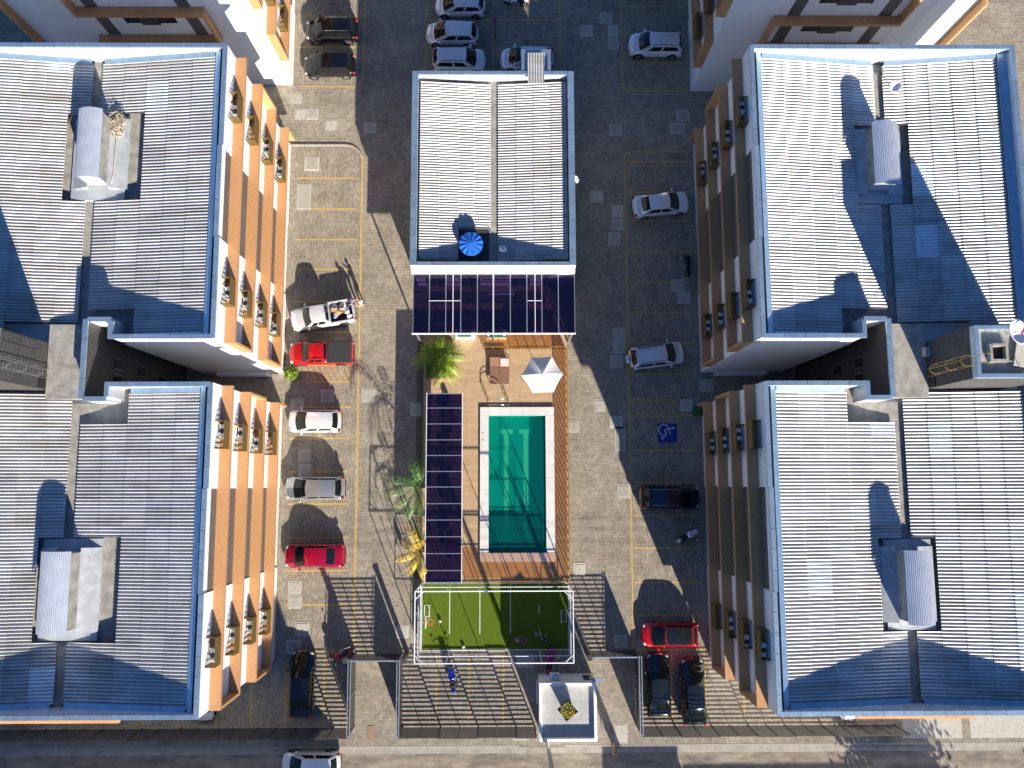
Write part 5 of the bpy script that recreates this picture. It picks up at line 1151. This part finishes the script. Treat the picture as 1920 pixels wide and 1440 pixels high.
def person(label, x, y, z, face, h, shirt, shorts, pose, hair='hair', cap=None):
    """pose: dict of joint positions in units of body height; x forward, y left, z up"""
    t = thing('person', label, 'person', (x, y, z), R(face), None, True)
    J = dict(pel=(0, 0, .52), chest=(.01, 0, .70), neck=(.01, 0, .82), head=(.03, 0, .90), ls=(0, .105, .80), rs=(0, -.105, .80), le=(.02, .15, .64), re=(.02, -.15, .64), lw=(.10, .16, .50), rw=(.10, -.16, .50), lh=(0, .055, .50), rh=(0, -.055, .50), lk=(.03, .06, .28), rk=(.01, -.06, .28), la=(.0, .06, .045), ra=(-.02, -.06, .045))
    J.update(pose); V = {k: Vector(v) * h for k, v in J.items()}
    hd = V['head']; ch = [[(V['pel'], .085 * h), (V['chest'], .09 * h), (V['neck'], .035 * h), (hd, .055 * h), (hd + Vector((.012, 0, .052)) * h, .052 * h)]]
    for s in 'lr':
        sg = 1 if s == 'l' else -1
        wv = V[s + 'w']; d = (wv - V[s + 'e']).normalized(); sd_ = d.cross(Vector((0, 0, 1))); sd_ = sd_.normalized() if sd_.length > .1 else Vector((0, 1, 0)); palm_ = wv + d * .04 * h
        ch.append([(V['chest'], .09 * h), (V[s + 's'], .042 * h), (V[s + 'e'], .03 * h), (wv, .022 * h), (palm_, .02 * h)])
        for k, q in enumerate((-.016, -.005, .006, .016)): ch.append([(palm_, .02 * h), (palm_ + sd_ * q * h + d * .03 * h, .0065 * h), (palm_ + sd_ * q * 1.1 * h + d * (.048 + .006 * (k in (1, 2))) * h + Vector((0, 0, -.008 * h)), .0055 * h)])
        ch.append([(wv, .022 * h), (wv + sd_ * sg * .02 * h + d * .022 * h, .008 * h), (wv + sd_ * sg * .028 * h + d * .042 * h, .007 * h)])
        a_ = V[s + 'a']; ch.append([(V['pel'], .085 * h), (V[s + 'h'], .062 * h), (V[s + 'k'], .042 * h), (a_, .026 * h), (a_ + Vector((.055, 0, -.018)) * h, .026 * h), (a_ + Vector((.10, 0, -.025)) * h, .02 * h)])
    b = skin_body('body', ch, 'skin', t)
    sh = [[(V['pel'], .093 * h), (V['chest'], .103 * h), (V['chest'].lerp(V['neck'], .6), .06 * h)]]
    for s in 'lr': sh.append([(V['chest'], .103 * h), (V[s + 's'], .052 * h), (V[s + 's'].lerp(V[s + 'e'], .75), .042 * h)])
    skin_body('shirt', sh, shirt, t)
    so = [[(V['pel'] + Vector((0, 0, .02)) * h, .098 * h), (V['pel'] - Vector((0, 0, .01)) * h, .095 * h)]]
    for s in 'lr': so.append([(V['pel'] - Vector((0, 0, .01)) * h, .095 * h), (V[s + 'h'], .072 * h), (V[s + 'h'].lerp(V[s + 'k'], .9), .056 * h)])
    skin_body('shorts', so, shorts, t)
    m = MB(); m.sphere(hd + Vector((.0, 0, .042)) * h, .068 * h, 14, 10, 1.05, -.25); m.out('cap' if cap else 'hair', cap or hair, t, smooth=True)
    f = MB(); 
    for sg in (-1, 1): f.sphere(hd + Vector((.056, sg * .02, .025)) * h, .007 * h, 6, 4)
    f.out('eyes', 'dark', t); f = MB(); f.sphere(hd + Vector((.066, 0, .008)) * h, .011 * h, 6, 4); f.out('nose', 'skin', t)
    return t
stand = {}
bend = dict(chest=(.10, 0, .66), neck=(.18, 0, .74), head=(.25, 0, .79), ls=(.15, .105, .73), rs=(.15, -.105, .73), le=(.26, .15, .62), re=(.28, -.13, .64), lw=(.36, .10, .55), rw=(.38, -.08, .58))
reach = dict(rw=(.28, -.10, .80), re=(.14, -.14, .72), lw=(.25, .16, .72), le=(.13, .16, .66), lk=(.08, .06, .28))
squat = dict(pel=(-.05, 0, .26), chest=(.04, 0, .42), neck=(.08, 0, .53), head=(.12, 0, .60), ls=(.06, .105, .51), rs=(.06, -.105, .51), lh=(-.03, .06, .25), rh=(-.03, -.06, .25), lk=(.16, .10, .26), rk=(.16, -.10, .26), le=(.16, .17, .40), re=(.16, -.17, .40), lw=(.26, .12, .38), rw=(.26, -.12, .38))
person('person in a blue shirt behind the tailgate of the white pickup', -11.45, 14.05, .01, 200, 1.70, 'cloth_blue', 'cloth_dark', bend)
person('person in a white shirt standing right of the white pickup', -10.9, 13.75, .01, 170, 1.72, 'cloth_white', 'cloth_dark', reach, cap='cloth_white')
person('child in a purple shirt at the lower edge of the court', .85, -11.35, .035, 20, 1.30, 'cloth_purple', 'cloth_dark', bend)
person('child in a brown shirt beside the purple shirted child', 1.5, -11.5, .035, 110, 1.32, 'brown_fabric', 'cloth_navy', reach)
person('child in a teal shirt reaching out on the court', 2.45, -10.95, .035, 95, 1.30, 'cloth_teal', 'cloth_dark', reach)
person('child in a navy shirt sitting at the right of the court', 3.0, -11.4, .035, 120, 1.35, 'cloth_navy', 'cloth_blue', squat)
person('person in dark clothes on the pavement right of the gatehouse', 7.95, -19.0, .01, 180, 1.65, 'cloth_dark', 'cloth_dark', stand)
# worker on a hanging platform at the upper right block
wp = thing('hanging_platform', 'hanging work platform with thin rails on the upper right wall', 'platform', (27.6, 31.05, 4.2))
MB().box(26.9, 30.75, 4.2, 28.5, 31.35, 4.28).out('platform_floor', 'grey_metal', wp)
for y in (30.76, 31.34):
    for z in (4.75, 5.3): MB().tube([(26.9, y, z), (28.5, y, z)], .018, 5).out('rail', 'rail_metal', wp)
    for x in (26.92, 28.48): MB().tube([(x, y, 4.28), (x, y, 5.3)], .018, 5).out('stanchion', 'rail_metal', wp)
for x in (26.95, 28.45): MB().tube([(x, 31.3, 5.3), (x, 31.45, 14.8)], .008, 4).out('rope', 'dark', wp)
person('worker in a green shirt on the hanging platform', 27.7, 31.05, 4.285, 100, 1.70, 'cloth_green', 'cloth_navy', bend)
